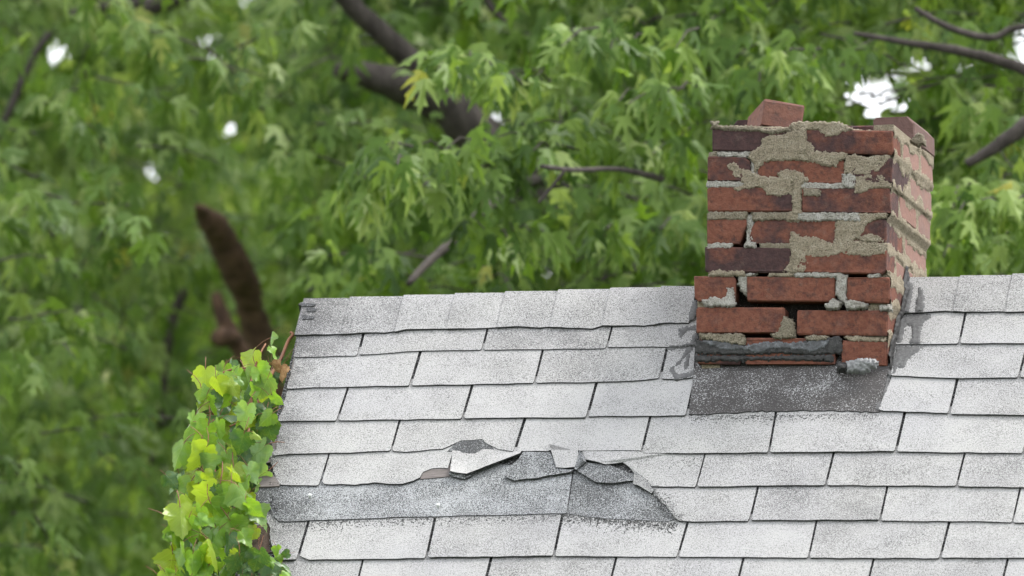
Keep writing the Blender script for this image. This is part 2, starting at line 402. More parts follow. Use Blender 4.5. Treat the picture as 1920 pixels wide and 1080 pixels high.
# curled tab: a sheet that rises towards its lower edge and folds over
def sheet(name, grid_px, hgrid, thick, mats, grit, label=None):
    nu, nv = len(grid_px[0]), len(grid_px)
    top, bot = [], []
    for r in range(nv):
        for c in range(nu):
            px, py = grid_px[r][c]; h = hgrid[r][c]
            s, t = roof_st(px, py, h)
            top.append(roof_pt(s, t, h)); bot.append(roof_pt(s, t, h - thick))
    n = nu * nv; F, fm = [], []
    for r in range(nv - 1):
        for c in range(nu - 1):
            a, b, d, e = r * nu + c, r * nu + c + 1, (r + 1) * nu + c + 1, (r + 1) * nu + c
            F.append((a, e, d, b)); fm.append(0); F.append((a + n, b + n, d + n, e + n)); fm.append(1)
    rim = list(range(nu)) + [r * nu + nu - 1 for r in range(1, nv)] + [(nv - 1) * nu + c for c in range(nu - 2, -1, -1)] + [r * nu for r in range(nv - 2, 0, -1)]
    for a, b in zip(rim, rim[1:] + rim[:1]): F.append((a, b, b + n, a + n)); fm.append(1)
    o = mesh_obj(name, top + bot, F, mats, roof, fm); o.color = (grit, 0, 0, 1)
    if label: o['label'] = label
    return o
cols = [848, 862, 878, 895, 915, 938, 960, 979]
lower = [883, 886, 888, 882, 874, 865, 857, 849.5]
gp, hg = [], []
for r in range(5):
    q = r / 4
    gp.append([(x - 4 * q + random.uniform(-1, 1), 838 + (y - 838) * q) for x, y in zip(cols, lower)])
    hg.append([.0046 + .003 * q + (.009 * max(0, (q - .45) / .55) ** 1.6 * (1.25 - .08 * i)) + .0022 * math.sin(i * 1.7 + 1) * q for i in range(8)])
sheet('shingle', gp, hg, .0045, [G, AS], .42, 'curled up torn shingle tab')
# its rolled lip
gp = [[(841, 884), (856, 888), (872, 891), (890, 886)], [(842, 889), (856, 891), (870, 893), (886, 888)], [(846, 893), (858, 896), (870, 898), (882, 893)]]
hg = [[.012, .013, .014, .012], [.011, .010, .011, .010], [.0075, .008, .0075, .008]]
sheet('shingle_scrap', gp, hg, .003, [GG, AS], .65)
extrude_roof('shingle_scrap', resample([(838, 846), (866, 820), (908, 818), (930, 846), (890, 850)], 9, 1.0), flat(.0052), .002, [GG, AS], roof, .82)
# remains of the layer below
extrude_roof('shingle_scrap', resample([(981, 850), (1032, 850), (1046, 880), (1076, 882), (1072, 886), (1030, 893), (1000, 899), (965, 903), (946, 894), (958, 876), (972, 864)], 11, 1.2), flat(.0095), .0025, [GG, AS], roof, .62, 'ragged dark scrap of an under layer')
extrude_roof('shingle_scrap', resample([(1030, 848), (1084, 846), (1086, 862), (1079, 879), (1060, 881), (1044, 880)], 11, .8) + [(1030, 836)], flat(.0125), .0028, [G, AS], roof, .45, 'small pale scrap left in the torn course')
gp = [[(1086, 844), (1092, 850), (1097, 858)], [(1083, 858), (1091, 862), (1099, 866)], [(1076, 880), (1082, 880), (1088, 874)]]
hg = [[.012, .018, .014], [.014, .024, .02], [.013, .015, .014]]
sheet('shingle_scrap', gp, hg, .004, [GG, AS], .6, 'folded scrap standing up from the tear')
extrude_roof('shingle_scrap', resample([(1082, 884), (1098, 869), (1140, 873), (1192, 893), (1193, 902), (1150, 908), (1118, 906), (1105, 898)], 11, 1.1), flat(.0095), .0025, [GG, AS], roof, .66)
extrude_roof('shingle_scrap', resample([(1190, 888), (1206, 900), (1228, 924), (1222, 929), (1204, 918), (1188, 912)], 8, 1.2), flat(.0135), .004, [GD, AS], roof, .45)
# bare headlaps of the next course, unweathered granules
extrude_roof('bare_headlap', resample([(486, 912), (478, 919), (475, 930), (478, 939), (497, 944), (508, 956), (512, 968), (524, 978), (640, 974), (760, 969), (900, 966), (1062, 962)], 26, .7) + [(1073, 880), (900, 862), (600, 880), (520, 893)], slope(B5, .0, .6), .0030, [GG, AS], roof, .50, 'bare grey strip where the shingle tabs are gone')
extrude_roof('bare_headlap', resample([(1063, 962), (1100, 968), (1160, 973), (1250, 977), (1268, 973)], 20, .6) + [(1225, 922), (1195, 885), (1076, 878)], slope(B5, .0, .3), .0012, [GG, AS], roof, .66, 'dark bare strip at the right of the tear')
extrude_roof('shingle', resample([(1198, 896), (1216, 911), (1232, 931), (1252, 953), (1272, 976)], 7, 2.0) + resample([(1272, 977), (1300, 979), (1402, 978), (1405, 973)], 20, .7) + [(1422, 898), (1200, 890)], slope(B5), .0042, [G, AS], roof, .53, 'shingle tab with a diagonal torn left edge')
# bare boards showing through the holes
extrude_roof('bare_board', [(790, 872), (846, 872), (843, 892), (800, 896), (788, 897)], flat(.0042), .003, [M['wood'], M['wood']], roof, .5, 'patch of bare grey brown roof board in the hole')
extrude_roof('bare_board', [(484, 898), (494, 880), (512, 890), (524, 906), (524, 912), (486, 914)], flat(.0075), .006, [M['wood'], M['wood']], roof)
extrude_roof('bare_board', [(470, 985), (508, 975), (514, 1030), (466, 1042)], flat(.0005), .02, [M['rake'], M['rake']], roof)
extrude_roof('bare_board', resample([(497, 866), (512, 826), (521, 795), (537, 735), (549, 672), (557, 632), (562, 600)], 12, 1.8) + [(575, 600), (550, 740), (530, 860)], flat(.0022), .02, [M['wood'], AS], roof)
for (x, y) in ((582, 933), (822, 951), (1592, 815)):
    if x > 1500: continue
    s, t = roof_st(x, y, .008)
    vs_, fs_ = [], []
    for j, (r, h) in enumerate(((.0035, .004), (.0035, .011), (.005, .0125), (.0035, .0145))):
        for i in range(8): vs_.append(roof_pt(s + r * math.cos(i * math.pi / 4), t + r * math.sin(i * math.pi / 4), h + .004))
    for j in range(3):
        for i in range(8): fs_.append((j * 8 + i, j * 8 + (i + 1) % 8, j * 8 + 8 + (i + 1) % 8, j * 8 + 8 + i))
    fs_.append(tuple(range(24, 32)))
    mesh_obj('nail', vs_, fs_, M['nail'], roof)

# ------------------------------------------------------------------ ridge caps
def ridge_cap(s0, s1, botpl, grit, hl, hr, ragged=0):
    """a shingle bent over the ridge: front flap, fold, back flap"""
    n = 7; rows_ = []
    for i in range(n):
        q = i / (n - 1); s = s0 + (s1 - s0) * q; h = hl + (hr - hl) * q
        # bottom of the front flap from the photo's line
        px = None
        lo_, hi_ = botpl[0][0] - 40, botpl[-1][0] + 40
        for _ in range(24):
            mid = (lo_ + hi_) / 2
            if roof_st(mid, yat(botpl, mid), h)[0] < s: lo_ = mid
            else: hi_ = mid
        tb = roof_st(lo_, yat(botpl, lo_), h)[1] + random.uniform(-.001, .001)
        sec = []
        for tt, hh in ((tb, h), (tb * .5, h + .0015), (.018, h + .001)): sec.append(roof_pt(s, tt, hh))
        sec.append(Vector((s, 0, H + (h + .002) / cP * .80)))
        for tt, hh in ((.018, h + .001), (.12, h)):
            p = roof_pt(s, tt, hh); sec.append(Vector((p.x, -p.y, p.z)))
        rows_.append(sec)
    m = len(rows_[0]); top = [p for r in rows_ for p in r]
    bot = []
    for r in rows_:
        for j, p in enumerate(r):
            off = N_ROOF if j < 3 else (Vector((0, 0, 1)) if j == 3 else Vector((0, sP, cP)))
            bot.append(p - off * .0042)
    N = len(top); F, fm = [], []
    for i in range(n - 1):
        for j in range(m - 1):
            a, b, c, d = i * m + j, (i + 1) * m + j, (i + 1) * m + j + 1, i * m + j + 1
            F.append((a, b, c, d)); fm.append(0); F.append((a + N, d + N, c + N, b + N)); fm.append(1)
    for i in range(n - 1):
        a, b = i * m, (i + 1) * m; F.append((a, a + N, b + N, b)); fm.append(1)
        a, b = i * m + m - 1, (i + 1) * m + m - 1; F.append((a, b, b + N, a + N)); fm.append(1)
    for j in range(m - 1):
        a, b = j, j + 1; F.append((a, b, b + N, a + N)); fm.append(1)
        a, b = (n - 1) * m + j, (n - 1) * m + j + 1; F.append((a, a + N, b + N, b)); fm.append(1)
    o = mesh_obj('ridge_cap', top + bot, F, [G, AS], roof, fm); o.color = (grit, 0, 0, 1)
    return o
def sr(px, py): return roof_st(px, py, .01)[0]
bl = [sr(562, 590), sr(656, 558), sr(757, 553), sr(853, 550), sr(947, 548), sr(1046, 546), sr(1144, 542), sr(1239, 539), sr(1306, 536)]
for i in range(8):
    ridge_cap(bl[i], bl[i + 1] + (.03 if i < 7 else 0), C0L, .66 if i < 2 else .57 + random.uniform(-.05, .05), .0105, .0070)
br = [sr(1705, 528), sr(1799, 523), sr(1898, 515)] + [sr(1898 + 97 * j, 515 - 4 * j) for j in range(1, 7)]
for i in range(len(br) - 1):
    ridge_cap(br[i] - (.0 if i else .0), br[i + 1] + .03, C0R, .55 + random.uniform(-.05, .05), .0105, .0070)
# frayed layers at the ridge's left end
for (a, b, c, d, h) in ((564, 571, 590, 576, .0135), (575, 580, 592, 586, .0132), (566, 594, 588, 600, .0132)):
    extrude_roof('shingle_scrap', resample([(a, b), (a + 2, d + 3), (c, d + 2), (c + 3, b + 3)], 6, .8), flat(h), .004, [GG, AS], roof, .6)

# ------------------------------------------------------------------ height-field patches (mortar, tar)
def inside_sd(P, poly):
    """signed distance of points to a polygon, positive inside"""
    poly = np.asarray(poly); d = np.full(len(P), 1e9); ins = np.zeros(len(P), bool)
    for a, b in zip(poly, np.roll(poly, -1, 0)):
        ab = b - a; q = np.clip(((P - a) @ ab) / max(1e-12, ab @ ab), 0, 1)
        d = np.minimum(d, np.linalg.norm(P - (a + q[:, None] * ab), axis=1))
        c = (a[1] > P[:, 1]) != (b[1] > P[:, 1])
        with np.errstate(divide='ignore', invalid='ignore'):
            xi = a[0] + (P[:, 1] - a[1]) * ab[0] / (ab[1] if abs(ab[1]) > 1e-12 else 1e-12)
        ins ^= c & (P[:, 0] < xi)
    return np.where(ins, d, -d)
def field(name, a0, a1, b0, b1, cell, gfun, place, thick, edge, mat, parent, rough=.0016, seed=0.0, sink=.002, flip=False):
    na, nb = int((a1 - a0) / cell) + 2, int((b1 - b0) / cell) + 2
    A, B = np.meshgrid(a0 + np.arange(na) * cell, b0 + np.arange(nb) * cell, indexing='ij')
    P = np.stack([A.ravel(), B.ravel()], 1)
    g = gfun(P)
    for i, (a, b) in enumerate(P):
        if -.02 < g[i] < .03: g[i] += .0010 + .0030 * fbm(a * 95, b * 95, seed) + .0034 * nz(a * 230, b * 230, seed)
    keep = g > 0
    q = np.clip(g / edge, 0, 1); hgt = thick * (1 - (1 - q) ** 2)
    hgt = np.where(keep, hgt, -sink)
    verts = []; idx = -np.ones(len(P), int); F = []
    quad = []
    for i in range(na - 1):
        for j in range(nb - 1):
            c = (i * nb + j, (i + 1) * nb + j, (i + 1) * nb + j + 1, i * nb + j + 1)
            if keep[c[0]] or keep[c[1]] or keep[c[2]] or keep[c[3]]: quad.append(c)
    for c in quad:
        for v in c:
            if idx[v] < 0:
                idx[v] = len(verts)
                a, b = P[v]; a += random.uniform(-.3, .3) * cell; b += random.uniform(-.3, .3) * cell
                h = hgt[v] + (rough * (fbm(a * 60, b * 60, seed + 5) + .8 * nz(a * 300, b * 300, seed)) if keep[v] else 0)
                verts.append(place(a, b, h))
        fc = tuple(int(idx[v]) for v in c)
        F.append(tuple(reversed(fc)) if flip else fc)
    if not F: return None
    return mesh_obj(name, verts, F, mat, parent, smooth=True)
def Z1(*pts): return [(1260 + x / 3.4833, 170 + y / 3.4833) for x, y in pts]
def Z2(*pts): return [(1260 + x / 3.176, 460 + y / 3.176) for x, y in pts]
def Z7(*pts): return [(960 + x / 3.6, 520 + y / 3.6) for x, y in pts]
_seed = [0.0]
def front_patch(name, pts, thick, mat, parent, edge=.0035, base=0.0, cell=.0021, rough=.0017):
    _seed[0] += 3.7
    xz = np.array([front_xz(*p) for p in pts])
    lo, hi = xz.min(0) - .006, xz.max(0) + .006
    return field(name, lo[0], hi[0], lo[1], hi[1], cell, lambda P: inside_sd(P, xz), lambda a, b, h: (a, YF - base - h, b), thick, edge, mat, parent, rough, _seed[0])

# ------------------------------------------------------------------ chimney
def brick_mesh(name, poly, y0, y1, bev=.0028, jit=.0015):
    """poly = outline in x,z seen from the front (counter-clockwise), y0 front, y1 back; softened arrises"""
    n = len(poly); cx = sum(p[0] for p in poly) / n; cz = sum(p[1] for p in poly) / n
    def ring(y, ins):
        out = []
        for x, z in poly:
            dx, dz = x - cx, z - cz
            out.append((x - math.copysign(min(ins, abs(dx)), dx), y, z - math.copysign(min(ins, abs(dz)), dz)))
        return out
    V = ring(y0, bev) + ring(y0 + bev, 0) + ring(y1 - bev, 0) + ring(y1, bev)
    V = [(x + random.uniform(-jit, jit), y + random.uniform(-jit, jit), z + random.uniform(-jit, jit)) for x, y, z in V]
    F = [tuple(range(n)), tuple(range(4 * n - 1, 3 * n - 1, -1))]
    for r in range(3):
        for i in range(n): F.append((r * n + i, r * n + n + i, r * n + n + (i + 1) % n, r * n + (i + 1) % n))
    return V, F
def rounded(x0, x1, z0, z1, c=.004, z0r=None, z1r=None, cuts=None):
    """corner-softened rectangle, optionally sloping; cuts = {corner: (dx,dz)} with corners bl br tr tl"""
    z0r = z0 if z0r is None else z0r; z1r = z1 if z1r is None else z1r
    cuts = cuts or {}; P = []
    for key, x, z, sx, sz in (('bl', x0, z0, 1, 1), ('br', x1, z0r, -1, 1), ('tr', x1, z1r, -1, -1), ('tl', x0, z1, 1, -1)):
        big_ = 2.6 if random.random() < .22 else 1.0
        dx, dz = cuts.get(key, (c * random.uniform(.4, 1.4) * big_, c * random.uniform(.4, 1.4) * big_))
        a, b = (x + sx * dx, z), (x, z + sz * dz)
        P += [b, a] if key in ('bl', 'tr') else [a, b]
    return P
k_ch = (.0, 0)
chx0, chx1 = front_xz(1322, 480)[0], front_xz(1664, 480)[0]
DEP = .500
zt_ = front_xz(1500, 262)[1]; zb_ = H - .55
# hollow sooty core behind the bricks
cv_, cf_ = [], []
for (x0, x1, y0, y1) in ((chx0 + .035, chx1 - .035, YF + .05, YF + .085), (chx0 + .035, chx1 - .035, YF + DEP - .085, YF + DEP - .05),
                         (chx0 + .035, chx0 + .07, YF + .0855, YF + DEP - .0855), (chx1 - .07, chx1 - .035, YF + .0855, YF + DEP - .0855)):
    v, f = box(x0, x1, y0, y1, zb_, zt_); b0 = len(cv_); cv_ += v; cf_ += [tuple(i + b0 for i in q) for q in f]
chimney = mesh_obj('chimney', cv_, cf_, M['soot'], house)
chimney['label'] = 'leaning red brick chimney with crumbling mortar and missing joints'
def brick(poly, y0, y1, col, label=None, **kw):
    V, F = brick_mesh('brick', poly, y0, y1, **kw)
    o = mesh_obj('brick', V, F, M['brick'], chimney); o.color = (*col, 1)
    if label: o['label'] = label
    return o
HD = .212
# front bricks: px rectangle (x0, ytop_left, x1, ybottom_left, ytop_right, ybottom_right), depth, (dark left, dark right, pale tint), cuts
FR = [
 ('A', 1334, 237, 1499, 283.5, 240, 286, .1, (.95, .8, 0), None), ('A', 1511, 241.5, 1675, 286.5, 244.5, 289, .1, (.72, .35, 0), None),
 ('B', 1326.6, 293.5, 1406, 339, 294, 340, HD, (.72, .92, 0), {'tr': (.012, .012)}), ('B', 1419, 299, 1584, 342, 298, 344.5, .1, (.10, .30, 0), None), ('B', 1589, 297, 1672.5, 345, 298, 349, HD, (.9, .95, 0), None),
 ('C', 1325.5, 350, 1490, 397, 352, 397.5, .1, (.15, .75, 0), None), ('C', 1502.6, 352, 1669, 398.5, 353, 400, .1, (.5, .55, 0), None),
 ('D', 1326, 411, 1399, 457, 411, 457.5, HD, (.2, .3, 0), {'br': (.018, .045)}), ('D', 1403.5, 412, 1567, 457, 412, 457.5, .1, (.7, .25, 0), {'tl': (.02, .03), 'bl': (.006, .006)}), ('D', 1573, 411, 1661, 456, 412, 457, HD, (.3, .7, 0), None),
 ('E', 1322.5, 463, 1483, 509.5, 465, 511, .1, (.75, .95, 0), None), ('E', 1492, 466, 1662, 511, 468, 514, .1, (.18, .45, 0), None),
 ('F', 1301, 517, 1379, 564, 518, 564, HD, (.15, .2, 0), None), ('F', 1399.5, 518, 1566, 564, 518, 565, .1, (.15, .2, 0), None), ('F', 1587.5, 519.5, 1668.7, 566, 520, 568, HD, (.2, .35, 0), None),
 ('G', 1305, 576.5, 1470, 623, 577, 624, .1, (.1, .12, 0), None), ('G', 1493, 581, 1664, 628, 582, 629, .1, (.15, .3, 0), None),
 ('H', 1309, 634, 1388, 683, 634, 683, HD, (.6, .6, 0), None), ('H', 1397, 634, 1566, 684, 634, 684, .1, (.25, .3, 0), None), ('H', 1577, 639, 1663, 686, 640, 688, HD, (.15, .3, 0), None),
]
course = {}
for (c, x0, yt, x1, yb, ytr, ybr, dep, col, cuts) in FR:
    X0, ZT = front_xz(x0, yt); _, ZB = front_xz(x0, yb); X1, ZTR = front_xz(x1, ytr); _, ZBR = front_xz(x1, ybr)
    pr = 0.0
    dy = random.uniform(-.002, .002)
    brick(rounded(X0, X1, ZB, ZT, .003, ZBR, ZTR, cuts), YF + dy, YF + dep, col)
    d = course.setdefault(c, [X0, X1, ZBR, ZTR, ZB, ZT]); d[0] = min(d[0], X0)
    if X1 >= d[1]: d[1], d[2], d[3] = X1, ZBR, ZTR
lit_pinks = [(.45, .3, .62), (.3, .2, .55), (.6, .5, .65), (.2, .25, .5), (.5, .6, .6)]  # right-wall bricks, with the light on that face painted in as paler colour
pi = 0
for c, (X0, X1, ZB, ZT, ZBL, ZTL) in course.items():
    yB = YF + DEP
    if c in 'ACEG':
        segs = [(.112, .322), (.336, DEP - .004)]
        for a, b in segs:                       # right and left walls
            brick(rounded(X1 - .1, X1 + random.uniform(-.001, .001), ZB, ZT), YF + a, YF + b, lit_pinks[pi % 5]); pi += 1
            brick(rounded(X0, X0 + .1, ZBL, ZTL), YF + a, YF + b, (.4, .4, 0))
        for a, b in ((X0 + .113, (X0 + X1) / 2 - .006), ((X0 + X1) / 2 + .006, X1 - .113)):
            brick(rounded(a, b, ZBL, ZTL), yB - .1, yB, (.4, .5, 0))
    else:
        for a, b in ((.224, DEP),):
            brick(rounded(X1 - .1, X1 + random.uniform(-.001, .001), ZB, ZT), YF + a, YF + b, lit_pinks[pi % 5]); pi += 1
            brick(rounded(X0, X0 + .1, ZBL, ZTL), YF + a, YF + b, (.4, .4, 0))
        mid = (X0 + X1) / 2
        brick(rounded(mid - .105, mid + .105, ZBL, ZTL), yB - .1, yB, (.4, .5, 0))
# the surviving course above the back half
A = course['A']; z0 = A[3] + .012; z1 = z0 + .060
for (a, b, col) in ((A[0] + .115, A[0] + .20, (.9, .8, 0)), (A[0] + .215, A[0] + .335, (.7, .7, 0)), ):
    brick(rounded(a, b, z0 + .003, z1 + .004), YF + .355, YF + DEP, col)
brick(rounded(A[0] + .002, A[0] + .1, A[5] + .010, A[5] + .056), YF + .245, YF + DEP, (.9, .9, 0))
brick(rounded(A[1] - .098, A[1] + .003, z0, z1 + .004, .006), YF + .245, YF + DEP, (1.0, 1.0, .30), 'dark corner brick standing proud of the chimney top')
# mortar on the front ------------------------------------------------------------
def mp(pts, thick=.006, mat='mortar', **kw): return front_patch('mortar_patch', pts, thick, M[mat], chimney, **kw)
mp(Z1((500,420),(545,380),(590,350),(580,330),(640,290),(700,300),(760,270),(800,265),(770,240),(775,210),(830,205),(960,205),(1090,210),(1160,235),(1185,255),(1120,265),(1080,300),(1010,295),(960,260),(900,250),(870,265),(880,330),(920,360),(930,400),(1000,400),(1140,410),(1150,440),(1085,455),(1070,485),(990,490),(960,465),(880,460),(820,450),(700,455),(600,465),(570,500),(545,520),(545,470),(500,440)), .0026)
mp(Z1((345,490),(400,470),(440,500),(500,520),(550,555),(620,565),(700,570),(690,540),(740,520),(800,525),(850,545),(885,590),(860,605),(760,600),(830,640),(840,690),(835,820),(830,845),(780,855),(740,845),(760,800),(795,780),(800,700),(760,670),(690,690),(620,680),(615,650),(560,630),(480,640),(430,655),(400,640),(470,610),(440,570),(390,550),(400,530)), .003)
mp(Z1((1140,430),(1200,420),(1260,440),(1400,425),(1420,440),(1395,480),(1340,530),(1290,545),(1200,550),(1135,540),(1125,500)), .003)
mp(Z1((1200,560),(1300,548),(1370,550),(1420,600),(1425,630),(1290,640),(1240,670),(1190,665)), .003)
mp(Z1((860,640),(900,635),(975,650),(970,690),(900,690),(860,680)), .003, 'cream')
mp(Z1((780,925),(800,920),(830,960),(890,960),(930,950),(980,980),(1050,1000),(1065,960),(1070,880),(1080,840),(1150,815),(1260,800),(1400,800),(1400,825),(1340,835),(1270,870),(1240,930),(1190,980),(1250,990),(1395,1000)) +
   Z2((1275,0),(1270,50),(1150,66),(1060,60),(1000,50),(940,68),(850,72),(795,66),(815,110),(790,155),(720,160),(660,155),(690,110),(715,60),(704,0)), .0026)
mp(Z1((1200,960),(1300,930),(1370,960),(1390,985),(1250,990)), .002, 'mortar', rough=.003)
mp(Z1((258,203),(300,205),(310,230),(520,232),(640,255),(760,240),(780,262),(640,280),(560,262),(258,245)), .004, 'cream')
mp(Z2((220,170),(260,148),(330,152),(430,150),(430,180),(220,182)), .004)
mp(Z2((185,330),(250,305),(280,320),(330,310),(330,255),(362,255),(375,362),(200,362)), .004, 'lime')
def mj(pts, mat, base=-.010, thick=.006): return front_patch('mortar_joint', pts, thick, M[mat], chimney, edge=.003, base=base + .003)
def R(x0, y0, x1, y1): return [(x0, y0), (x1, y0), (x1, y1), (x0, y1)]
mj(R(1345, 284, 1408, 294), 'lime'); mj(R(1328, 283, 1345, 296), 'cream', -.014)
mj(R(1326, 339, 1402, 352), 'lime', -.008); mj(R(1406, 295, 1420, 345), 'lime', -.012)
mj(R(1490, 342, 1585, 354), 'lime', -.009); mj(R(1580, 326, 1604, 352), 'lime', -.006)
mj(R(1326, 397, 1400, 412), 'cream', -.007); mj(R(1410, 398, 1476, 413), 'cream', -.007); mj(R(1496, 399, 1612, 414), 'lime', -.005)
mj(R(1398, 402, 1411, 460), 'lime', -.012); mj(R(1327, 456, 1372, 466), 'lime', -.007)
mj(Z1((480,1000),(510,985),(540,995),(545,1025),(480,1025)), 'lime', -.002); mj(R(1424, 456, 1484, 468), 'cream', -.008)
mj(R(1490, 510, 1580, 520), 'lime', -.008); mj(R(1628, 512, 1650, 521), 'lime', -.008); mj(R(1486, 340, 1503, 402), 'mortar', -.004); mj(R(1495, 238, 1513, 290), 'mortar', -.004)
mj(R(1440, 510, 1490, 519), 'mortar', -.010)
mj(Z2((393,185),(440,165),(500,168),(447,190),(442,290),(425,285),(390,235)), 'lime', -.012, .008)
mj(Z2((980,178),(1042,178),(1035,330),(1005,330),(975,295)), 'lime', -.008, .008)
mj(Z2((910,358),(960,318),(1010,345),(995,378),(915,378)), 'lime', -.006, .014)
mj(Z2((1018,335),(1060,325),(1160,345),(1158,378),(1040,382)), 'lime', -.008, .014)
mj(Z2((1235,360),(1300,356),(1312,388),(1238,388)), 'lime', -.008, .012)
mj(Z2((665,425),(720,450),(728,520),(737,555),(600,556),(592,530),(635,515),(650,460)), 'cream', -.006, .010)
mj(Z2((165,528),(410,528),(442,570),(438,600),(390,592),(300,578),(175,558)), 'cream', -.006, .010)
mj(Z2((790,548),(830,538),(930,543),(920,562),(860,572),(800,567)), 'cream', -.006, .010)
mj(Z2((1020,545),(1100,540),(1270,560),(1265,575),(1060,572)), 'mortar', -.008, .006)
# mortar round the loose top and on the right-hand face ---------------------------
_cs = sorted(course.values(), key=lambda q: q[2])
_zz, _xx = [], []
for q_ in _cs: _zz += [q_[2], q_[3]]; _xx += [q_[1], q_[1]]
xr_of = lambda z: np.interp(z, _zz, _xx)
zs = sorted([(v[2], v[3], c) for c, v in course.items()])
def side_g(P):
    g = np.full(len(P), -.05)
    for (za, zb, c) in zs:
        # bed joint above the course, thick and smeared
        g = np.maximum(g, .0150 - np.abs(P[:, 1] - (zb + .007)))
        ys = (.106, .329) if c in 'ACEG' else (.218, .999)
        for y in ys:
            m = (P[:, 1] > za - .004) & (P[:, 1] < zb + .012)
            g = np.where(m, np.maximum(g, .016 - np.abs(P[:, 0] - (YF + y))), g)
    for i, (a, b) in enumerate(P):
        g[i] += .021 * fbm(a * 11 + 3, b * 14, 2.0) - .001 + (.006 if b < zs[3][0] else 0)
        if b > zs[-1][1] + .004 and a < YF + .23: g[i] = -.05
    return g
zlo = H - (abs(YF)) * tP
v, f = [], []
for c_, (X0_, X1_, ZB_, ZT_, ZBL_, ZTL_) in course.items():
    for (xa, xb) in ((X1_ - .05, X1_ - .0015), (X0_ + .006, X0_ + .05)):
        v, f = box(xa, xb, YF + .012, YF + DEP - .012, ZB_ - .0005, ZT_ + .0165); mesh_obj('mortar_joint', v, f, M['mortar'], chimney)
field('mortar_smear', YF + .004, YF + DEP - .004, zs[0][0], zs[-1][1] + .012, .0034, side_g, lambda a, b, h: (float(xr_of(b)) + .001 + h, a, b), .0009, .003, M['mortar'], chimney, .0005, 9.1)
mp(Z1((1505,285),(1540,250),(1575,235),(1590,260),(1600,305),(1560,315),(1510,300)), .012, 'cream', base=-.10)
# thin bed of mortar lying on the top course
field('mortar_bed', A[0] + .012, A[1] - .01, YF + .012, YF + .09, .004, lambda P: inside_sd(P, np.array([(A[0] + .015, YF + .016), (A[1] - .16, YF + .012), (A[1] - .015, YF + .03), (A[1] - .03, YF + .085), (A[0] + .02, YF + .085)])),
      lambda a, b, h: (a, b, A[5] + (A[3] - A[5]) * (a - A[0]) / (A[1] - A[0]) + h - .001), .006, .008, M['mortar'], chimney, .003, 4.4)
# flashing, tar and peeling paint at the foot
def fl(name, pts, thick, mat, base=0.0, edge=.006, **kw): return front_patch(name, pts, thick, M[mat], chimney, edge=edge, base=base, **kw)
fl('tar_band', Z2((145,562),(190,572),(300,582),(440,604),(560,584),(700,598),(790,578),(900,562),(1000,547),(1012,600),(1004,640),(820,646),(640,640),(430,648),(140,640)), .002, 'tar', .002, edge=.002, rough=.0007)
fl('flashing_lip', Z2((142,658),(500,664),(955,654),(957,690),(800,682),(430,680),(420,690),(300,684),(142,690)), .003, 'tar', .001, .0015, rough=.0005)
fl('paint_flake', Z2((190,575),(260,568),(430,604),(560,576),(700,590),(800,578),(900,566),(935,570),(905,612),(840,632),(700,612),(600,612),(520,640),(450,622),(300,618),(240,600)), .0009, 'flake', .0048, .0012, rough=.0009)
o = extrude_roof('flashing_apron', resample([(1303, 688), (1297, 735), (1291, 777), (1340, 775), (1420, 771), (1500, 769), (1580, 771), (1650, 772), (1657, 735), (1668, 690)], 9, 1.8) + [(1668, 655), (1305, 655)], lambda x, y: .0105 if y < 755 else .0060, .006, [M['apron'], M['asphalt']], roof, .5, 'dark tarred apron strewn with pale granules below the chimney')
fl('metal_scrap', Z2((1060,708),(1150,690),(1200,692),(1245,708),(1228,740),(1150,772),(1062,770)), .008, 'metal', .035, .008, rough=.003)
fl('metal_scrap', Z2((1000,715),(1062,712),(1064,770),(1002,765)), .018, 'tar', .028, .012)
# tarred step flashing along the right-hand face
def step_g(P):
    zr = H - np.abs(P[:, 0]) * tP
    g = np.minimum(.034 - np.abs(P[:, 1] - zr - .006), np.minimum(P[:, 0] - YF + .004, .03 - P[:, 0]))
    return g + np.array([.012 * fbm(a * 22, b * 22, 6.0) for a, b in P])
field('step_flashing', YF - .004, .06, H - .28, H + .09, .0036, step_g, lambda a, b, h: (float(xr_of(b)) + .006 + h, a, b), .003, .006, M['tar'], chimney, .003, 2.2)

# tar smears on the shingles beside the chimney
ROWS_L = [C0L, B1L, B2L, B3L]; ROWS_R = [C0R, B1R, B2R, B3R]
def surf_h(px, py):
    rows = ROWS_L if px < 1480 else ROWS_R
    ys = [yat(r, px) for r in rows]
    if py < ys[0]: return .0118
    for a, b in zip(ys, ys[1:]):
        if py < b: return HT + (HB - HT) * (py - a) / max(20., b - a) + .0004
    return HT + .002
def smear(pts, thick=.0012):
    _seed[0] += 2.3
    px = np.array(pts); lo, hi = px.min(0) - 3, px.max(0) + 3
    def g(P): return inside_sd(P, px) * .0013
    def place(a, b, h):
        hh = surf_h(a, b); s, t = roof_st(a, b, hh); return roof_pt(s, t, hh + max(h, -.0012))
    na, nb = int((hi[0] - lo[0]) / 2.2) + 2, int((hi[1] - lo[1]) / 2.2) + 2
    P = np.array([(lo[0] + i * 2.2, lo[1] + j * 2.2) for i in range(na) for j in range(nb)])
    gg = g(P) + np.array([.0042 * fbm(a * .06, b * .06, _seed[0]) + .002 * nz(a * .3, b * .3) for a, b in P])
    V, F, idx = [], [], {}
    for i in range(na - 1):
        for j in range(nb - 1):
            c = (i * nb + j, i * nb + j + 1, (i + 1) * nb + j + 1, (i + 1) * nb + j)
            if all(gg[q] <= 0 for q in c): continue
            for q in c:
                if q not in idx:
                    idx[q] = len(V); V.append(place(P[q][0] + random.uniform(-.6, .6), P[q][1] + random.uniform(-.6, .6), thick * min(1, max(0, gg[q] / .002)) if gg[q] > 0 else -.001))
            F.append(tuple(idx[q] for q in c))
    if F: mesh_obj('tar_smear', V, F, M['smear'], roof, smooth=True)
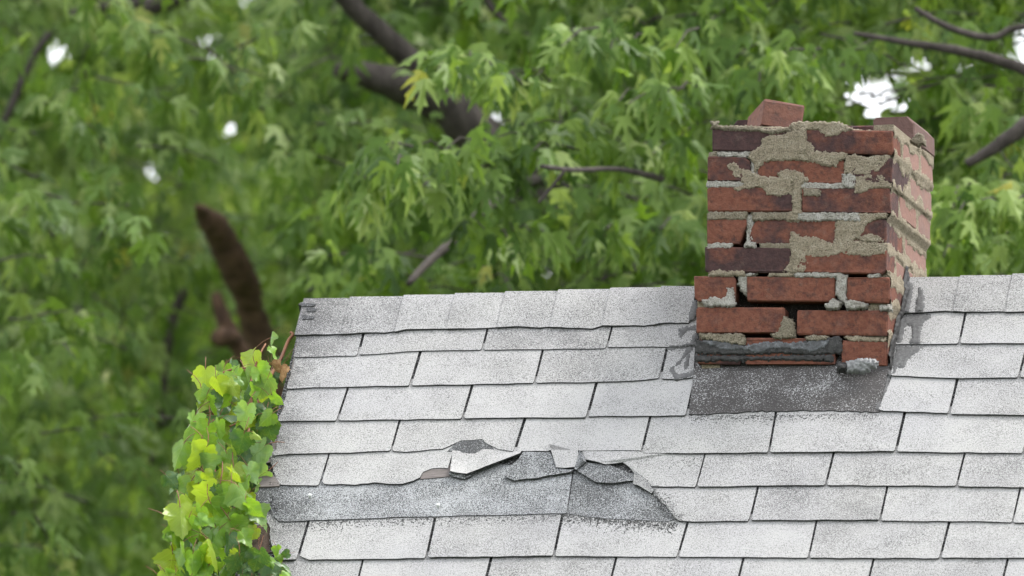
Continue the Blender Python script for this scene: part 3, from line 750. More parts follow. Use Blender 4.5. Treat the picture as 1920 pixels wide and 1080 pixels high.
smear([(1697, 530), (1712, 527), (1708, 560), (1702, 586), (1690, 586)]); smear([(1722, 531), (1733, 545), (1731, 583), (1717, 583), (1720, 555)])
smear([(1686, 592), (1745, 591), (1730, 605), (1724, 643), (1709, 643), (1712, 612), (1700, 607), (1690, 640), (1681, 642)])
smear([(1681, 650), (1728, 650), (1708, 668), (1697, 690), (1684, 690), (1691, 668), (1677, 700), (1673, 700)])
smear(Z7((1236,100),(1240,200),(1218,292),(1188,292),(1225,180)))
smear(Z7((1060,620),(1100,590),(1150,540),(1200,440),(1240,375),(1245,400),(1210,480),(1145,570),(1095,620),(1112,650),(1200,640),(1232,620),(1228,662),(1130,690),(1110,712),(1090,672)))
smear(Z7((1040,472),(1150,460),(1240,445),(1240,472),(1060,490))); smear(Z7((1185,520),(1215,500),(1190,590),(1165,642),(1160,600)))
smear(Z7((1125,345),(1160,335),(1240,320),(1240,345),(1170,360),(1140,390)))
smear([(1665, 690), (1672, 700), (1655, 745), (1648, 770), (1643, 765), (1655, 720)])

# granules and crumbs that washed down from the tears and the chimney
k = NT('loose_grit'); rnd_ = k.n('ShaderNodeNewGeometry').outputs['Random Per Island']
M['grit'] = k.principled(k.ramp(rnd_, [(0, (.03, .03, .032)), (.55, (.10, .10, .102)), (.75, (.20, .195, .19)), (1, (.40, .40, .40))]), .95)
gv, gf = [], []
def grains(n, fx, fy, spread_h=.0002, size=(.0009, .0022)):
    for _ in range(n):
        q = random.random(); px, py = fx(q), fy(q)
        row_ = None
        ys = [yat(r, px) for r in (B4, B5, B6, B7)]
        hh = HT + .0003
        for a_, b_ in zip([yat(B3F, px)] + ys, ys):
            if a_ <= py < b_: hh = HT + (HB - HT) * (py - a_) / 62.0
        if hh > HB: hh = HB
        s_, t_ = roof_st(px, py, hh); r = random.uniform(*size); an = random.uniform(0, 6.28); b0 = len(gv)
        for j in range(3): gv.append(roof_pt(s_ + r * math.cos(an + j * 2.1), t_ + r * math.sin(an + j * 2.1), hh - .0004))
        gv.append(roof_pt(s_, t_, hh + r * .9))
        gf.extend([(b0, b0 + 1, b0 + 3), (b0 + 1, b0 + 2, b0 + 3), (b0 + 2, b0, b0 + 3)])
grains(1700, lambda q: 530 + 740 * q, lambda q: yat(B6, 530 + 740 * q) + abs(random.gauss(0, 9)) + 1)
grains(900, lambda q: 1050 + 215 * q, lambda q: yat(B6, 1050 + 215 * q) + abs(random.gauss(0, 10)))
grains(700, lambda q: 1198 + 78 * q + random.gauss(0, 7), lambda q: 896 + 80 * q + random.gauss(0, 6))
grains(900, lambda q: 1292 + 360 * q, lambda q: 779 - 4 * q + abs(random.gauss(0, 8)))
grains(500, lambda q: 1120 + 200 * q, lambda q: 862 + random.gauss(0, 14))
grains(500, lambda q: 505 + random.expovariate(1 / 14.0), lambda q: 855 + 195 * q)
go = mesh_obj('loose_granules', gv, gf, M['grit'], roof); go['kind'] = 'stuff'

# ------------------------------------------------------------------ loose brick on top of the chimney
def loose_brick(name, centre, size, rot, col, label):
    w, d, h = size
    V, F = brick_mesh(name, rounded(-w / 2, w / 2, 0, h, .003), -d / 2, d / 2)
    o = mesh_obj(name, V, F, M['brick']); o.color = (*col, 1)
    wp = HOUSE_O + ROTL.transposed() @ Vector(centre)
    o.matrix_world = Matrix.Translation(wp) @ Matrix.Rotation(-PSI, 4, 'Z') @ rot
    tag(o, label, 'brick'); return o
cx_, cz_ = front_xz(1459, 237)
loose_brick('loose_brick', (cx_ - .038, YF + .125, cz_ - .004), (.100, .2, .064), Matrix.Rotation(R_(22), 4, 'Z') @ Matrix.Rotation(R_(8), 4, 'Y') @ Matrix.Rotation(R_(-3), 4, 'X'), (.25, .35, .2), 'loose tilted red brick lying on top of the chimney')

# ------------------------------------------------------------------ foliage
def leaf_mat(name, per_island, stops, trans=.42, rough=.5, veins=False):
    k = NT(name)
    if per_island: rnd = k.n('ShaderNodeNewGeometry').outputs['Random Per Island']
    else: rnd = k.n('ShaderNodeObjectInfo').outputs['Random']
    col = k.ramp(rnd, stops)
    col = k.mix(1.0, col, k.ramp(k.noise(30, 3, .6), [(.3, .8), (.7, 1.12)]), 'MULTIPLY')
    p = k.n('ShaderNodeBsdfPrincipled'); k.set(p.inputs['Base Color'], col); k.set(p.inputs['Roughness'], rough); k.set(p.inputs['Specular IOR Level'], .22)
    t = k.n('ShaderNodeBsdfTranslucent'); k.set(t.inputs['Color'], k.mix(1.0, col, (1.45, 1.5, .65), 'MULTIPLY'))
    ms = k.n('ShaderNodeMixShader'); ms.inputs[0].default_value = trans
    k.t.links.new(p.outputs[0], ms.inputs[1]); k.t.links.new(t.outputs[0], ms.inputs[2]); k.t.links.new(ms.outputs[0], k.out.inputs[0])
    return k.m
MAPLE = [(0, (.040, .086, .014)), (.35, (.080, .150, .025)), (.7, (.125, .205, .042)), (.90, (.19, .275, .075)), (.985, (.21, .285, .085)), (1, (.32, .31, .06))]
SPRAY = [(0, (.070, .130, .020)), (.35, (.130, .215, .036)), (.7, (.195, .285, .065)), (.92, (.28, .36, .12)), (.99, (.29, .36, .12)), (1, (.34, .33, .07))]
DARK = [(0, (.058, .110, .022)), (.5, (.118, .198, .045)), (.88, (.195, .275, .085)), (.98, (.25, .315, .125)), (1, (.30, .30, .08))]
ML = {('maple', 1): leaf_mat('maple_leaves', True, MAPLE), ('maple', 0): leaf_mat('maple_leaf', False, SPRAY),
      ('dark', 1): leaf_mat('dark_maple_leaves', True, DARK), ('dark', 0): leaf_mat('dark_maple_leaf', False, DARK)}
k = NT('bark'); sc_ = k.n('ShaderNodeMapping'); sc_.inputs['Scale'].default_value = (1, 1, .35); k.set(sc_.inputs[0], k.coord()); n_ = k.noise(30, 5, .7, sc_.outputs[0])
M['bark'] = k.principled(k.ramp(n_, [(.3, (.030, .025, .022)), (.7, (.115, .098, .088))]), .9, k.bump(n_, .01))
k = NT('dead_wood'); n_ = k.noise(22, 5, .7)
M['snag'] = k.principled(k.ramp(n_, [(.3, (.045, .026, .018)), (.7, (.185, .11, .072))]), .9, k.bump(n_, .012))

HALF_M = [(0, 0), (.12, -.02), (.36, .08), (.19, .15), (.34, .35), (.47, .68), (.28, .48), (.08, .31), (.08, .52), (.20, .74), (.08, .77), (0, 1.08), (0, .42)]
HALF_S = [(0, 0), (.36, .02), (.55, .48), (.15, .38), (.24, .70), (0, 1.0)]
def leaf_template(half, fold=.22, curl=.22):
    V, F = [], []
    for sgn in (1, -1):
        b = len(V)
        for x, y in half: V.append((sgn * x, y, -fold * abs(x) - curl * y * y + .06 * math.sin(y * 9) * abs(x)))
        idx = list(range(b, b + len(half)))
        F.append(tuple(idx if sgn > 0 else idx[::-1]))
    # weld the midrib so that the leaf is one island
    return V, F
def weld(V, F):
    key, out, mp_ = {}, [], []
    for v in V:
        kx = tuple(round(c, 5) for c in v)
        if kx not in key: key[kx] = len(out); out.append(v)
        mp_.append(key[kx])
    return out, [tuple(mp_[i] for i in f) for f in F]
TM = [weld(*leaf_template(HALF_M, fo, cu)) for fo, cu in ((.22, .22), (.55, .30), (.05, .48), (.35, -.12))]
TM.append(weld(*leaf_template([(x * .72, y) for x, y in HALF_M], .5, .35)))
TS = [weld(*leaf_template(HALF_S))]
def leaf_matrix(base, d, n, size):
    d = d.normalized(); n = (n - d * n.dot(d))
    n = n.normalized() if n.length > 1e-4 else d.orthogonal().normalized()
    x = d.cross(n)
    return np.array([[x.x * size, d.x * size, n.x * size, base.x], [x.y * size, d.y * size, n.y * size, base.y], [x.z * size, d.z * size, n.z * size, base.z]])
def bake(name, mats, tmpls, mat, parent):
    """one mesh of many leaves, the templates taking turns"""
    Ps, Ls, Ts, off = [], [], [], 0
    for q, (V, F) in enumerate(tmpls):
        ms = mats[q::len(tmpls)]
        if not len(ms): continue
        A = np.stack(ms); T = np.array([(*v, 1.0) for v in V]); n, nv = len(ms), len(V)
        Ps.append(np.einsum('nij,vj->nvi', A, T).reshape(-1, 3).astype(np.float32))
        fl_ = np.concatenate([np.array(f) for f in F]); tot = np.array([len(f) for f in F])
        Ls.append((np.arange(n)[:, None] * nv + fl_[None]).ravel().astype(np.int32) + off); Ts.append(np.tile(tot, n).astype(np.int32)); off += n * nv
    P, loops, tots = np.concatenate(Ps), np.concatenate(Ls).astype(np.int32), np.concatenate(Ts)
    starts = np.concatenate([[0], np.cumsum(tots)[:-1]]).astype(np.int32)
    me = bpy.data.meshes.new(name); me.vertices.add(len(P)); me.vertices.foreach_set('co', P.ravel())
    me.loops.add(len(loops)); me.loops.foreach_set('vertex_index', loops)
    me.polygons.add(len(tots)); me.polygons.foreach_set('loop_start', starts); me.polygons.foreach_set('loop_total', tots)
    me.materials.append(mat); me.update(calc_edges=True)
    o = link(bpy.data.objects.new(name, me), parent); o['kind'] = 'stuff'
    return o
def tube(name, pts, radii, mat, parent, seg=8, rough=.12, origin=Vector((0, 0, 0)), join=None):
    V, F = [], []
    for i, p in enumerate(pts):
        a = pts[max(0, i - 1)]; b = pts[min(len(pts) - 1, i + 1)]
        d = (b - a).normalized(); u = d.orthogonal().normalized() if abs(d.y) > .95 else d.cross(Vector((0, 1, 0))).normalized(); w = d.cross(u)
        for j in range(seg):
            an = 2 * math.pi * j / seg; r = radii[i] * (1 + rough * nz(i * .9 + pts[0].x * 3, j * 1.3, radii[0] * 50))
            V.append(p + (u * math.cos(an) + w * math.sin(an)) * r - origin)
    for i in range(len(pts) - 1):
        for j in range(seg): F.append((i * seg + j, i * seg + (j + 1) % seg, (i + 1) * seg + (j + 1) % seg, (i + 1) * seg + j))
    F.append(tuple(reversed(range(seg)))); F.append(tuple(range((len(pts) - 1) * seg, len(pts) * seg)))
    if join is not None:
        b = len(join[0]); join[0].extend(V); join[1].extend([tuple(i + b for i in f) for f in F]); return
    return mesh_obj(name, V, F, mat, parent, smooth=True)
def smooth_path(pts, n=4):
    """Catmull-Rom through (Vector, radius) pairs"""
    out = []
    for i in range(len(pts) - 1):
        p0, p1, p2, p3 = pts[max(0, i - 1)], pts[i], pts[i + 1], pts[min(len(pts) - 1, i + 2)]
        for j in range(n):
            t = j / n
            v = .5 * ((2 * p1[0]) + (p2[0] - p0[0]) * t + (2 * p0[0] - 5 * p1[0] + 4 * p2[0] - p3[0]) * t * t + (3 * p1[0] - p0[0] - 3 * p2[0] + p3[0]) * t ** 3)
            out.append((v, p1[1] + (p2[1] - p1[1]) * t))
    out.append(pts[-1]); return [o[0] for o in out], [o[1] for o in out]
def limb(name, pl, depth, mat, parent, ddepth=0.0, wob=.0):
    n = len(pl); P = []
    for i, (x, y, r) in enumerate(pl):
        dp = depth + ddepth * i / max(1, n - 1)
        P.append((at(x, y, dp) - parent.location, r * dp / FPX))
    pts, rad = smooth_path(P, 5)
    pts = [p + rv3(1) * r_ * .03 for p, r_ in zip(pts, rad)]
    return tube(name, pts, rad, mat, parent, 12, .20)

GAPS = [(270, 318, 20), (255, 295, 9), (292, 345, 13), (110, 92, 13), (75, 142, 9), (1035, 520, 19), (1030, 540, 12), (1138, 518, 11), (1630, 172, 34), (1692, 150, 20), (1662, 195, 26), (1592, 185, 17), (1640, 210, 22),
        (1905, 70, 30), (1918, 115, 22), (1722, 127, 15), (1775, 128, 11), (1805, 120, 9), (220, 525, 6), (922, 222, 11), (960, 225, 8), (945, 62, 7), (1560, 240, 8), (60, 330, 7), (150, 205, 8), (350, 120, 7), (430, 250, 6), (330, 455, 8), (40, 560, 6), (690, 60, 6), (1075, 95, 6), (1310, 505, 6)]
def in_gap(p, size=.0):
    x, y, w = to_px(p)
    for gx_, gy, r in GAPS:
        if (x - gx_) ** 2 + (y - gy) ** 2 < (r * .74 + size) ** 2: return True
    return False
DOWNV = Vector((0, 0, -1))
def rv3(s=1.0): return Vector((random.gauss(0, s), random.gauss(0, s), random.gauss(0, s)))
def spray(leaves, twigs, p0, p1, n, size, droop=.8, gapr=22):
    """leaves in opposite pairs along a twig from p0 (inner) to p1 (tip), hanging"""
    ax = (p1 - p0); L = ax.length; axn = ax.normalized(); side = axn.cross(Vector((0, 0, 1)))
    side = side.normalized() if side.length > .05 else Vector((1, 0, 0))
    if twigs is not None: tube('', [p0, p0 + ax * .5 + Vector((0, 0, .02)), p1], [.004, .003, .0018], None, None, 4, 0, twigs[2], twigs)
    for i in range(n):
        q = (i + random.random()) / n
        node = p0 + ax * q + Vector((0, 0, .04 * L * math.sin(q * 3.1)))
        sgn = 1 if i % 2 else -1
        out = (side * sgn * random.uniform(.4, 1.0) + axn * random.uniform(.1, .9) + rv3(.35)).normalized()
        base = node + (out + Vector((0, 0, random.uniform(-.3, .5)))) * random.uniform(.03, .07)
        d = out * random.uniform(.35, .9) + DOWNV * droop * random.uniform(.5, 1.4) + rv3(.2)
        nn = Vector((0, -.45, .75)) + out * .35 + rv3(.35)
        sz = size * random.uniform(.55, 1.2)
        c = base + d.normalized() * sz * .5
        if in_gap(c, gapr * sz / .1 * .6): continue
        leaves.append((leaf_matrix(base, d, nn, sz), c))
def region(leaves, twigs, xr, yr, dr, count, nleaf, size, clump=1.6, thr=-.08, keep=None):
    made = 0; tries = 0
    while made < count and tries < count * 6:
        tries += 1
        px, py, dp = random.uniform(*xr), random.uniform(*yr), random.uniform(*dr)
        p = at(px, py, dp)
        if mnoise.noise(p * clump) < thr: continue
        if keep and not keep(px, py): continue
        a = random.uniform(0, 2 * math.pi); L = random.uniform(.22, .42)
        v = Vector((math.cos(a), math.sin(a) - .4, random.uniform(-.55, .25))).normalized() * L
        spray(leaves, twigs if random.random() < .75 else None, p, p + v, nleaf, size)
        made += 1
def outer_crown(leaves, centre, rad, count, size):
    """the rest of the crown, outside the frame"""
    while count > 0:
        v = rv3().normalized() * random.uniform(.75, 1.0); v.y = abs(v.y); p = centre + Vector((v.x * rad[0], v.y * rad[1], v.z * rad[2]))
        x, y, w = to_px(p); count -= 1
        if -150 < x < 2070 and -150 < y < 1230: continue
        a = random.uniform(0, 6.28)
        spray(leaves, None, p, p + Vector((math.cos(a), math.sin(a), -.3)) * .5, 12, size * 1.7)
def finish(tree, leaves, twigs, kind, nsingle, tmpl=TM):
    """the leaves that show largest become leaf objects, the rest one crown"""
    o0 = tree.location
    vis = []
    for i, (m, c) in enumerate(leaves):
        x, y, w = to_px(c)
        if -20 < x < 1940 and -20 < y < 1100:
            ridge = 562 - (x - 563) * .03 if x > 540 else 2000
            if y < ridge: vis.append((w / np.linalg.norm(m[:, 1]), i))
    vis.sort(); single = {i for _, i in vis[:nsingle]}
    if twigs is not None and twigs[0]:
        t = mesh_obj('twigs', twigs[0], twigs[1], M['bark'], tree); t['kind'] = 'stuff'
    rest = []
    mes = []
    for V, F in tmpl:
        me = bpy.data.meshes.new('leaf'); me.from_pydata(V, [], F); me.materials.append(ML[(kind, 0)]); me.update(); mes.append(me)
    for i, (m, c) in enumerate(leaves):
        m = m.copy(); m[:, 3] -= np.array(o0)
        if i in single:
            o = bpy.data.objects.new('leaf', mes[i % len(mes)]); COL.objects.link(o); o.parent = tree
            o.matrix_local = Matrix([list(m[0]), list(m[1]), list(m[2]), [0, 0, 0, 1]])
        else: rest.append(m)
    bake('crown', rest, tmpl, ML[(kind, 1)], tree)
def trunk(tree, p_top, r_top, r_base, bend=.25):
    base = tree.location; P = [(p_top - base, r_top), ((p_top - base) * .6 + Vector((bend, .1, 0)) , (r_top + r_base) / 2), (Vector((0, 0, .4)), r_base), (Vector((0, 0, -.1)), r_base * 1.35)]
    pts, rad = smooth_path(P, 5); tube('trunk', pts, rad, M['bark'], tree, 12, .15)

# maple behind the ridge, middle of the picture
def ground_under(px, depth): p = at(px, 540, depth); return Vector((p.x, p.y, 0))
t1 = empty('maple_tree', ground_under(1250, 37.2))
tag(t1, 'tall green maple behind the roof ridge with a thick grey sawn limb', 'tree', 'maples behind the house')
limb('limb', [(600, -70, 18), (660, 10, 20), (740, 85, 22), (800, 150, 28), (860, 210, 34), (940, 290, 44), (1060, 420, 54), (1200, 620, 72)], 36.6, M['bark'], t1, .5)
limb('limb', [(636, 133, 15), (652, 134, 20), (700, 145, 27), (780, 172, 36), (850, 212, 38), (920, 290, 40)], 36.5, M['bark'], t1, .2)
limb('branch', [(766, 532, 6), (800, 495, 8), (845, 455, 9), (900, 400, 9), (925, 380, 9)], 33.4, M['bark'], t1, .5)
limb('branch', [(922, 382, 9), (965, 352, 10), (1030, 340, 12), (1110, 400, 16), (1190, 560, 26)], 33.9, M['bark'], t1, 3.0)
limb('branch', [(1015, 312, 4), (1080, 319, 5), (1160, 317, 5), (1240, 335, 7)], 32.5, M['bark'], t1, .6)
limb('branch', [(1060, 318, 3), (1035, 350, 3.5), (1010, 380, 3)], 32.55, M['bark'], t1)
limb('branch', [(905, -20, 7), (925, 20, 6), (950, 40, 4)], 35.5, M['bark'], t1)
limb('branch', [(1425, -30, 13), (1412, 60, 12), (1402, 150, 11), (1390, 220, 10)], 37.0, M['bark'], t1)
limb('branch', [(1380, 155, 4), (1470, 150, 5), (1560, 150, 6)], 35.8, M['bark'], t1)
trunk(t1, at(1200, 640, 37.1), .13, .26)
L1, tw1 = [], ([], [], t1.location)
def traced(leaves, twigs, pl, depth, n, size, ddep=.25, spread=16):
    """sprays strung along a branchlet given in the picture"""
    for (a, b) in zip(pl, pl[1:]):
        for j in range(n):
            q = (j + random.random()) / n; q2 = min(1.15, q + random.uniform(.3, .6))
            x0, y0 = a[0] + (b[0] - a[0]) * q, a[1] + (b[1] - a[1]) * q
            x1, y1 = a[0] + (b[0] - a[0]) * q2, a[1] + (b[1] - a[1]) * q2
            d0 = depth + random.uniform(-ddep, ddep)
            spray(leaves, twigs, at(x0 + random.gauss(0, spread), y0 + random.gauss(0, spread * .6), d0), at(x1 + random.gauss(0, spread), y1 + random.gauss(0, spread * .6) + 10, d0 - random.uniform(.0, .2)), 9, size, .9)
traced(L1, tw1, [(1120, 300), (960, 262), (820, 275), (735, 275), (668, 318)], 32.9, 3, .100)
traced(L1, tw1, [(1000, 330), (900, 325), (800, 345), (720, 370)], 33.1, 2, .100)
traced(L1, tw1, [(1080, 160), (960, 140), (880, 105), (835, 110)], 33.2, 3, .098)
traced(L1, tw1, [(1150, 250), (1060, 235), (940, 230)], 33.2, 2, .095)
traced(L1, tw1, [(900, 400), (960, 430), (1010, 430)], 33.2, 2, .10)
traced(L1, tw1, [(1330, 160), (1250, 170), (1190, 185)], 32.9, 3, .10)
traced(L1, tw1, [(1320, 240), (1250, 265), (1180, 290)], 33.2, 2, .10)
traced(L1, tw1, [(1300, 60), (1180, 70), (1060, 60)], 33.4, 3, .10)
traced(L1, tw1, [(1560, 90), (1480, 110), (1400, 150)], 33.3, 3, .10)
traced(L1, tw1, [(1300, 400), (1220, 430), (1130, 430)], 33.6, 3, .10)
region(L1, tw1, (780, 2050), (-260, 640), (33.9, 36.2), 480, 10, .098, keep=lambda x, y: not (x < 1010 and y < 235))
region(L1, tw1, (560, 1500), (-300, 620), (37.4, 39.4), 270, 10, .105, keep=lambda x, y: True)
LIMB1 = [(660, 10), (740, 85), (800, 150), (845, 200), (780, 172), (700, 145), (640, 133)]
def by_limb(c):
    x, y, w = to_px(c)
    return 33.6 < w < 37 and x < 900 and any(math.dist((x, y), (a[0] + (b[0] - a[0]) * q, a[1] + (b[1] - a[1]) * q)) < 55 for a, b in zip(LIMB1, LIMB1[1:]) for q in (0, .33, .66, 1))
L1 = [l for l in L1 if not by_limb(l[1]) or random.random() < .08]
outer_crown(L1, at(1250, -600, 37.5), (4.2, 2.6, 3.2), 420, .11)
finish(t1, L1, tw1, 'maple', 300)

# maple at the right edge
t3 = empty('maple_tree', ground_under(2240, 35.8))
tag(t3, 'green maple at the right edge with bare grey branches against a sky gap', 'tree', 'maples behind the house')
limb('branch', [(2300, 330, 34), (2100, 200, 20), (1920, 130, 11), (1850, 108, 10), (1780, 92, 9), (1700, 80, 7), (1600, 62, 4)], 33.7, M['bark'], t3)
limb('branch', [(2100, 60, 10), (1920, 50, 6), (1865, 70, 7), (1810, 62, 7), (1760, 42, 6), (1715, 15, 5)], 33.6, M['bark'], t3)
limb('branch', [(2200, 260, 26), (1960, 232, 18), (1905, 250, 15), (1860, 280, 12), (1812, 308, 8)], 33.4, M['bark'], t3)
limb('branch', [(1880, -20, 8), (1912, 10, 9), (1940, 40, 9)], 35.4, M['bark'], t3)
trunk(t3, at(2290, 330, 35.3), .12, .24)
L3, tw3 = [], ([], [], t3.location)
traced(L3, tw3, [(1990, 390), (1900, 375), (1820, 375), (1775, 400)], 32.9, 3, .10)
traced(L3, tw3, [(1960, 470), (1860, 450), (1780, 470)], 33.1, 2, .10)
traced(L3, tw3, [(1960, 330), (1860, 340), (1790, 350)], 33.5, 2, .10)
region(L3, tw3, (1650, 2500), (-250, 640), (33.8, 37.0), 230, 10, .10, keep=lambda x, y: not (1560 < x < 2000 and y < 215) or random.random() < .3)
outer_crown(L3, at(2500, -500, 36), (3.4, 2.4, 3.0), 260, .11)
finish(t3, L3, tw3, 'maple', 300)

# maple on the left with the broken snag
t2 = empty('maple_tree', ground_under(520, 39.0))
tag(t2, 'blurred maple on the left with a broken brown snag', 'tree', 'maples behind the house')
sn = limb('broken_limb', [(369, 386, 4), (378, 396, 13), (392, 412, 23), (406, 430, 27), (420, 455, 28), (436, 490, 30), (450, 520, 31), (463, 548, 27), (470, 580, 26), (490, 640, 30), (530, 760, 36), (560, 930, 46)], 38.0, M['snag'], t2, .5)
sn['label'] = 'broken brown snag with a splintered end'
limb('branch', [(404, 548, 8), (412, 580, 13), (424, 610, 17), (440, 640, 17), (462, 670, 15), (500, 700, 15)], 37.8, M['snag'], t2)
limb('branch', [(396, 628, 8), (410, 632, 18), (428, 632, 20), (440, 640, 14)], 37.75, M['snag'], t2)
limb('branch', [(345, 540, 10), (322, 610, 10), (308, 700, 8), (305, 800, 7)], 39.0, M['bark'], t2)
limb('branch', [(130, 25, 6), (200, 12, 9), (250, 5, 14), (300, 8, 18), (380, -40, 22)], 38.0, M['bark'], t2)
limb('branch', [(95, 60, 6), (60, 110, 7), (25, 190, 8), (-10, 270, 8)], 37.5, M['bark'], t2)
trunk(t2, at(565, 960, 38.6), .14, .27)
L2, tw2 = [], ([], [], t2.location)
def snagfree(x, y): return not (250 < x < 560 and 300 < y < 760)
region(L2, tw2, (-650, 700), (-260, 1300), (34.6, 37.2), 230, 10, .10, 1.4, -.02, keep=snagfree)
region(L2, tw2, (-650, 820), (-260, 1300), (38.4, 40.8), 460, 10, .105, 1.4, -.1)
SN = [(371, 388), (402, 425), (445, 505), (462, 545), (455, 590), (440, 650), (460, 700)]
def near_snag(c):
    x, y, w = to_px(c)
    return w < 38.3 and any(math.dist((x, y), (a[0] + (b[0] - a[0]) * q, a[1] + (b[1] - a[1]) * q)) < 62 for a, b in zip(SN, SN[1:]) for q in (0, .5, 1))
L2 = [l for l in L2 if not near_snag(l[1]) or random.random() < (.16 if to_px(l[1])[1] < 535 else .85)]
LIMB = [(600, -70), (660, 10), (740, 85), (800, 150), (700, 145), (640, 133)]
def near_limb(c):
    x, y, w = to_px(c)
    return w < 37 and x < 870 and any(math.dist((x, y), (a[0] + (b[0] - a[0]) * q, a[1] + (b[1] - a[1]) * q)) < 60 for a, b in zip(LIMB, LIMB[1:]) for q in (0, .33, .66, 1))
L2 = [l for l in L2 if not near_limb(l[1]) or random.random() < .08]
outer_crown(L2, at(300, -700, 39.5), (4.4, 2.6, 3.4), 380, .115)
finish(t2, L2, tw2, 'dark', 300)

# darker tree farther left
t4 = empty('maple_tree', ground_under(-260, 43.5))
tag(t4, 'dark out of focus tree at far left with thin diagonal branches', 'tree', 'maples behind the house')
limb('branch', [(-260, 700, 16), (0, 737, 10), (80, 752, 10), (150, 782, 11), (215, 825, 11), (270, 856, 11), (330, 885, 7)], 41.4, M['bark'], t4)
limb('branch', [(-220, 820, 14), (0, 868, 9), (60, 885, 9), (120, 905, 7)], 41.4, M['bark'], t4)
limb('branch', [(40, 370, 6), (90, 450, 7), (150, 530, 8), (200, 600, 8), (240, 680, 7)], 41.0, M['bark'], t4)
trunk(t4, at(-280, 690, 43.3), .14, .25)
L4, tw4 = [], ([], [], t4.location)
region(L4, None, (-900, 620), (-260, 1400), (41.6, 45.0), 560, 10, .115, 1.2, -.12)
outer_crown(L4, at(-500, -500, 44), (4.2, 2.6, 3.4), 260, .12)
finish(t4, L4, None, 'dark', 300)

# far belt of trees
LF = []
for _ in range(3000):
    px, py, dp = random.uniform(-1300, 3200), random.uniform(-420, 1700), random.uniform(50, 58)
    p = at(px, py, dp)
    if in_gap(p, 10): continue
    spray(LF, None, p, p + Vector((random.uniform(-.6, .6), random.uniform(-.4, .2), -.3)), 6, .30, gapr=19)
tl = bake('tree_belt', [m for m, c in LF], TS, ML[('dark', 1)], None)
tag(tl, 'soft dark green belt of distant trees behind the maples', 'trees', kind='stuff')

# ------------------------------------------------------------------ vine on the rake edge
HALF_V = [(0, .0), (.07, -.11), (.20, -.17), (.33, -.12), (.37, -.03), (.47, .00), (.47, .10), (.56, .20), (.49, .25), (.52, .36), (.40, .40), (.38, .48), (.33, .56), (.30, .68), (.20, .72), (.17, .84), (.08, .88), (0, 1.02)]
def vine_leaf_mesh(fold, curl, wav, ph):
    def zf(x, y): return -fold * abs(x) ** 1.25 - curl * (y - .3) * abs(y - .3) + wav * math.sin(7 * y + 4 * x + ph) * (x * x + .04) * 3 - .25 * wav * math.cos(11 * x + ph)
    out = HALF_V + [(-x, y) for x, y in HALF_V[-2:0:-1]]
    n = len(out); V = [(0, .3, zf(0, .3))]; F = []
    for k_ in (.5, 1.0):
        for x, y in out: xx, yy = x * k_, .3 + (y - .3) * k_; V.append((xx, yy, zf(xx, yy)))
    for i in range(n):
        j = (i + 1) % n
        F.append((0, 1 + i, 1 + j)); F.append((1 + i, 1 + n + i, 1 + n + j, 1 + j))
    nf = len(F); b = len(V); z0 = zf(0, 0)      # petiole
    for q in range(4):
        t = q / 3
        for an in (0, 2.1, 4.2): V.append((.018 * math.cos(an), .02 - .62 * t, z0 + .018 * math.sin(an) - .45 * t * t))
    for q in range(3):
        for e in range(3): F.append((b + q * 3 + e, b + q * 3 + (e + 1) % 3, b + q * 3 + 3 + (e + 1) % 3, b + q * 3 + 3 + e))
    return V, F, nf
def vine_mat(name, col, trans):
    k = NT(name); tc = k.coord(); sx = k.n('ShaderNodeSeparateXYZ'); k.set(sx.inputs[0], tc)
    ax = k.math('ABSOLUTE', sx.outputs[0]); vein = k.math('SUBTRACT', sx.outputs[1], k.math('MULTIPLY', ax, .9))
    w = k.math('ABSOLUTE', k.math('SUBTRACT', k.math('FRACT', k.math('MULTIPLY', vein, 4.5)), .5))
    vm = k.math('MAXIMUM', k.ramp(ax, [(.0, 1), (.02, 0)]), k.ramp(w, [(.0, .7), (.06, 0)]))
    rnd = k.n('ShaderNodeObjectInfo').outputs['Random']
    c = k.mix(rnd, tuple(x * .78 for x in col), tuple(min(1, x * 1.22) for x in col))
    c = k.mix(k.math('MULTIPLY', vm, .4), c, tuple(min(1, x * 1.5 + .03) for x in col))
    c = k.mix(k.ramp(k.noise(5, 3), [(.45, 0), (.8, .3)]), c, (.30, .33, .05))
    p = k.n('ShaderNodeBsdfPrincipled'); k.set(p.inputs['Base Color'], c); k.set(p.inputs['Roughness'], .36); k.set(p.inputs['Specular IOR Level'], .4)
    k.set(p.inputs['Normal'], k.bump(vm, .03, .4))
    t = k.n('ShaderNodeBsdfTranslucent'); k.set(t.inputs['Color'], k.mix(1.0, c, (1.4, 1.35, .5), 'MULTIPLY'))
    ms = k.n('ShaderNodeMixShader'); ms.inputs[0].default_value = trans
    k.t.links.new(p.outputs[0], ms.inputs[1]); k.t.links.new(t.outputs[0], ms.inputs[2]); k.t.links.new(ms.outputs[0], k.out.inputs[0])
    return k.m
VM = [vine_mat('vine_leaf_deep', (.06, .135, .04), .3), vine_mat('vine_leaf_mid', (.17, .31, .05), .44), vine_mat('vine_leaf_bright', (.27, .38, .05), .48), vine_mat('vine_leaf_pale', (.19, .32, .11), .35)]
k = NT('dry_leaf'); M['dry'] = k.principled(k.ramp(k.noise(6, 3), [(.3, (.30, .14, .06)), (.7, (.55, .36, .18))]), .8)
k = NT('vine_stem'); M['vstem'] = k.principled(k.ramp(k.noise(20, 3), [(.3, (.17, .075, .045)), (.7, (.30, .14, .07))]), .7)
VMESH = {}
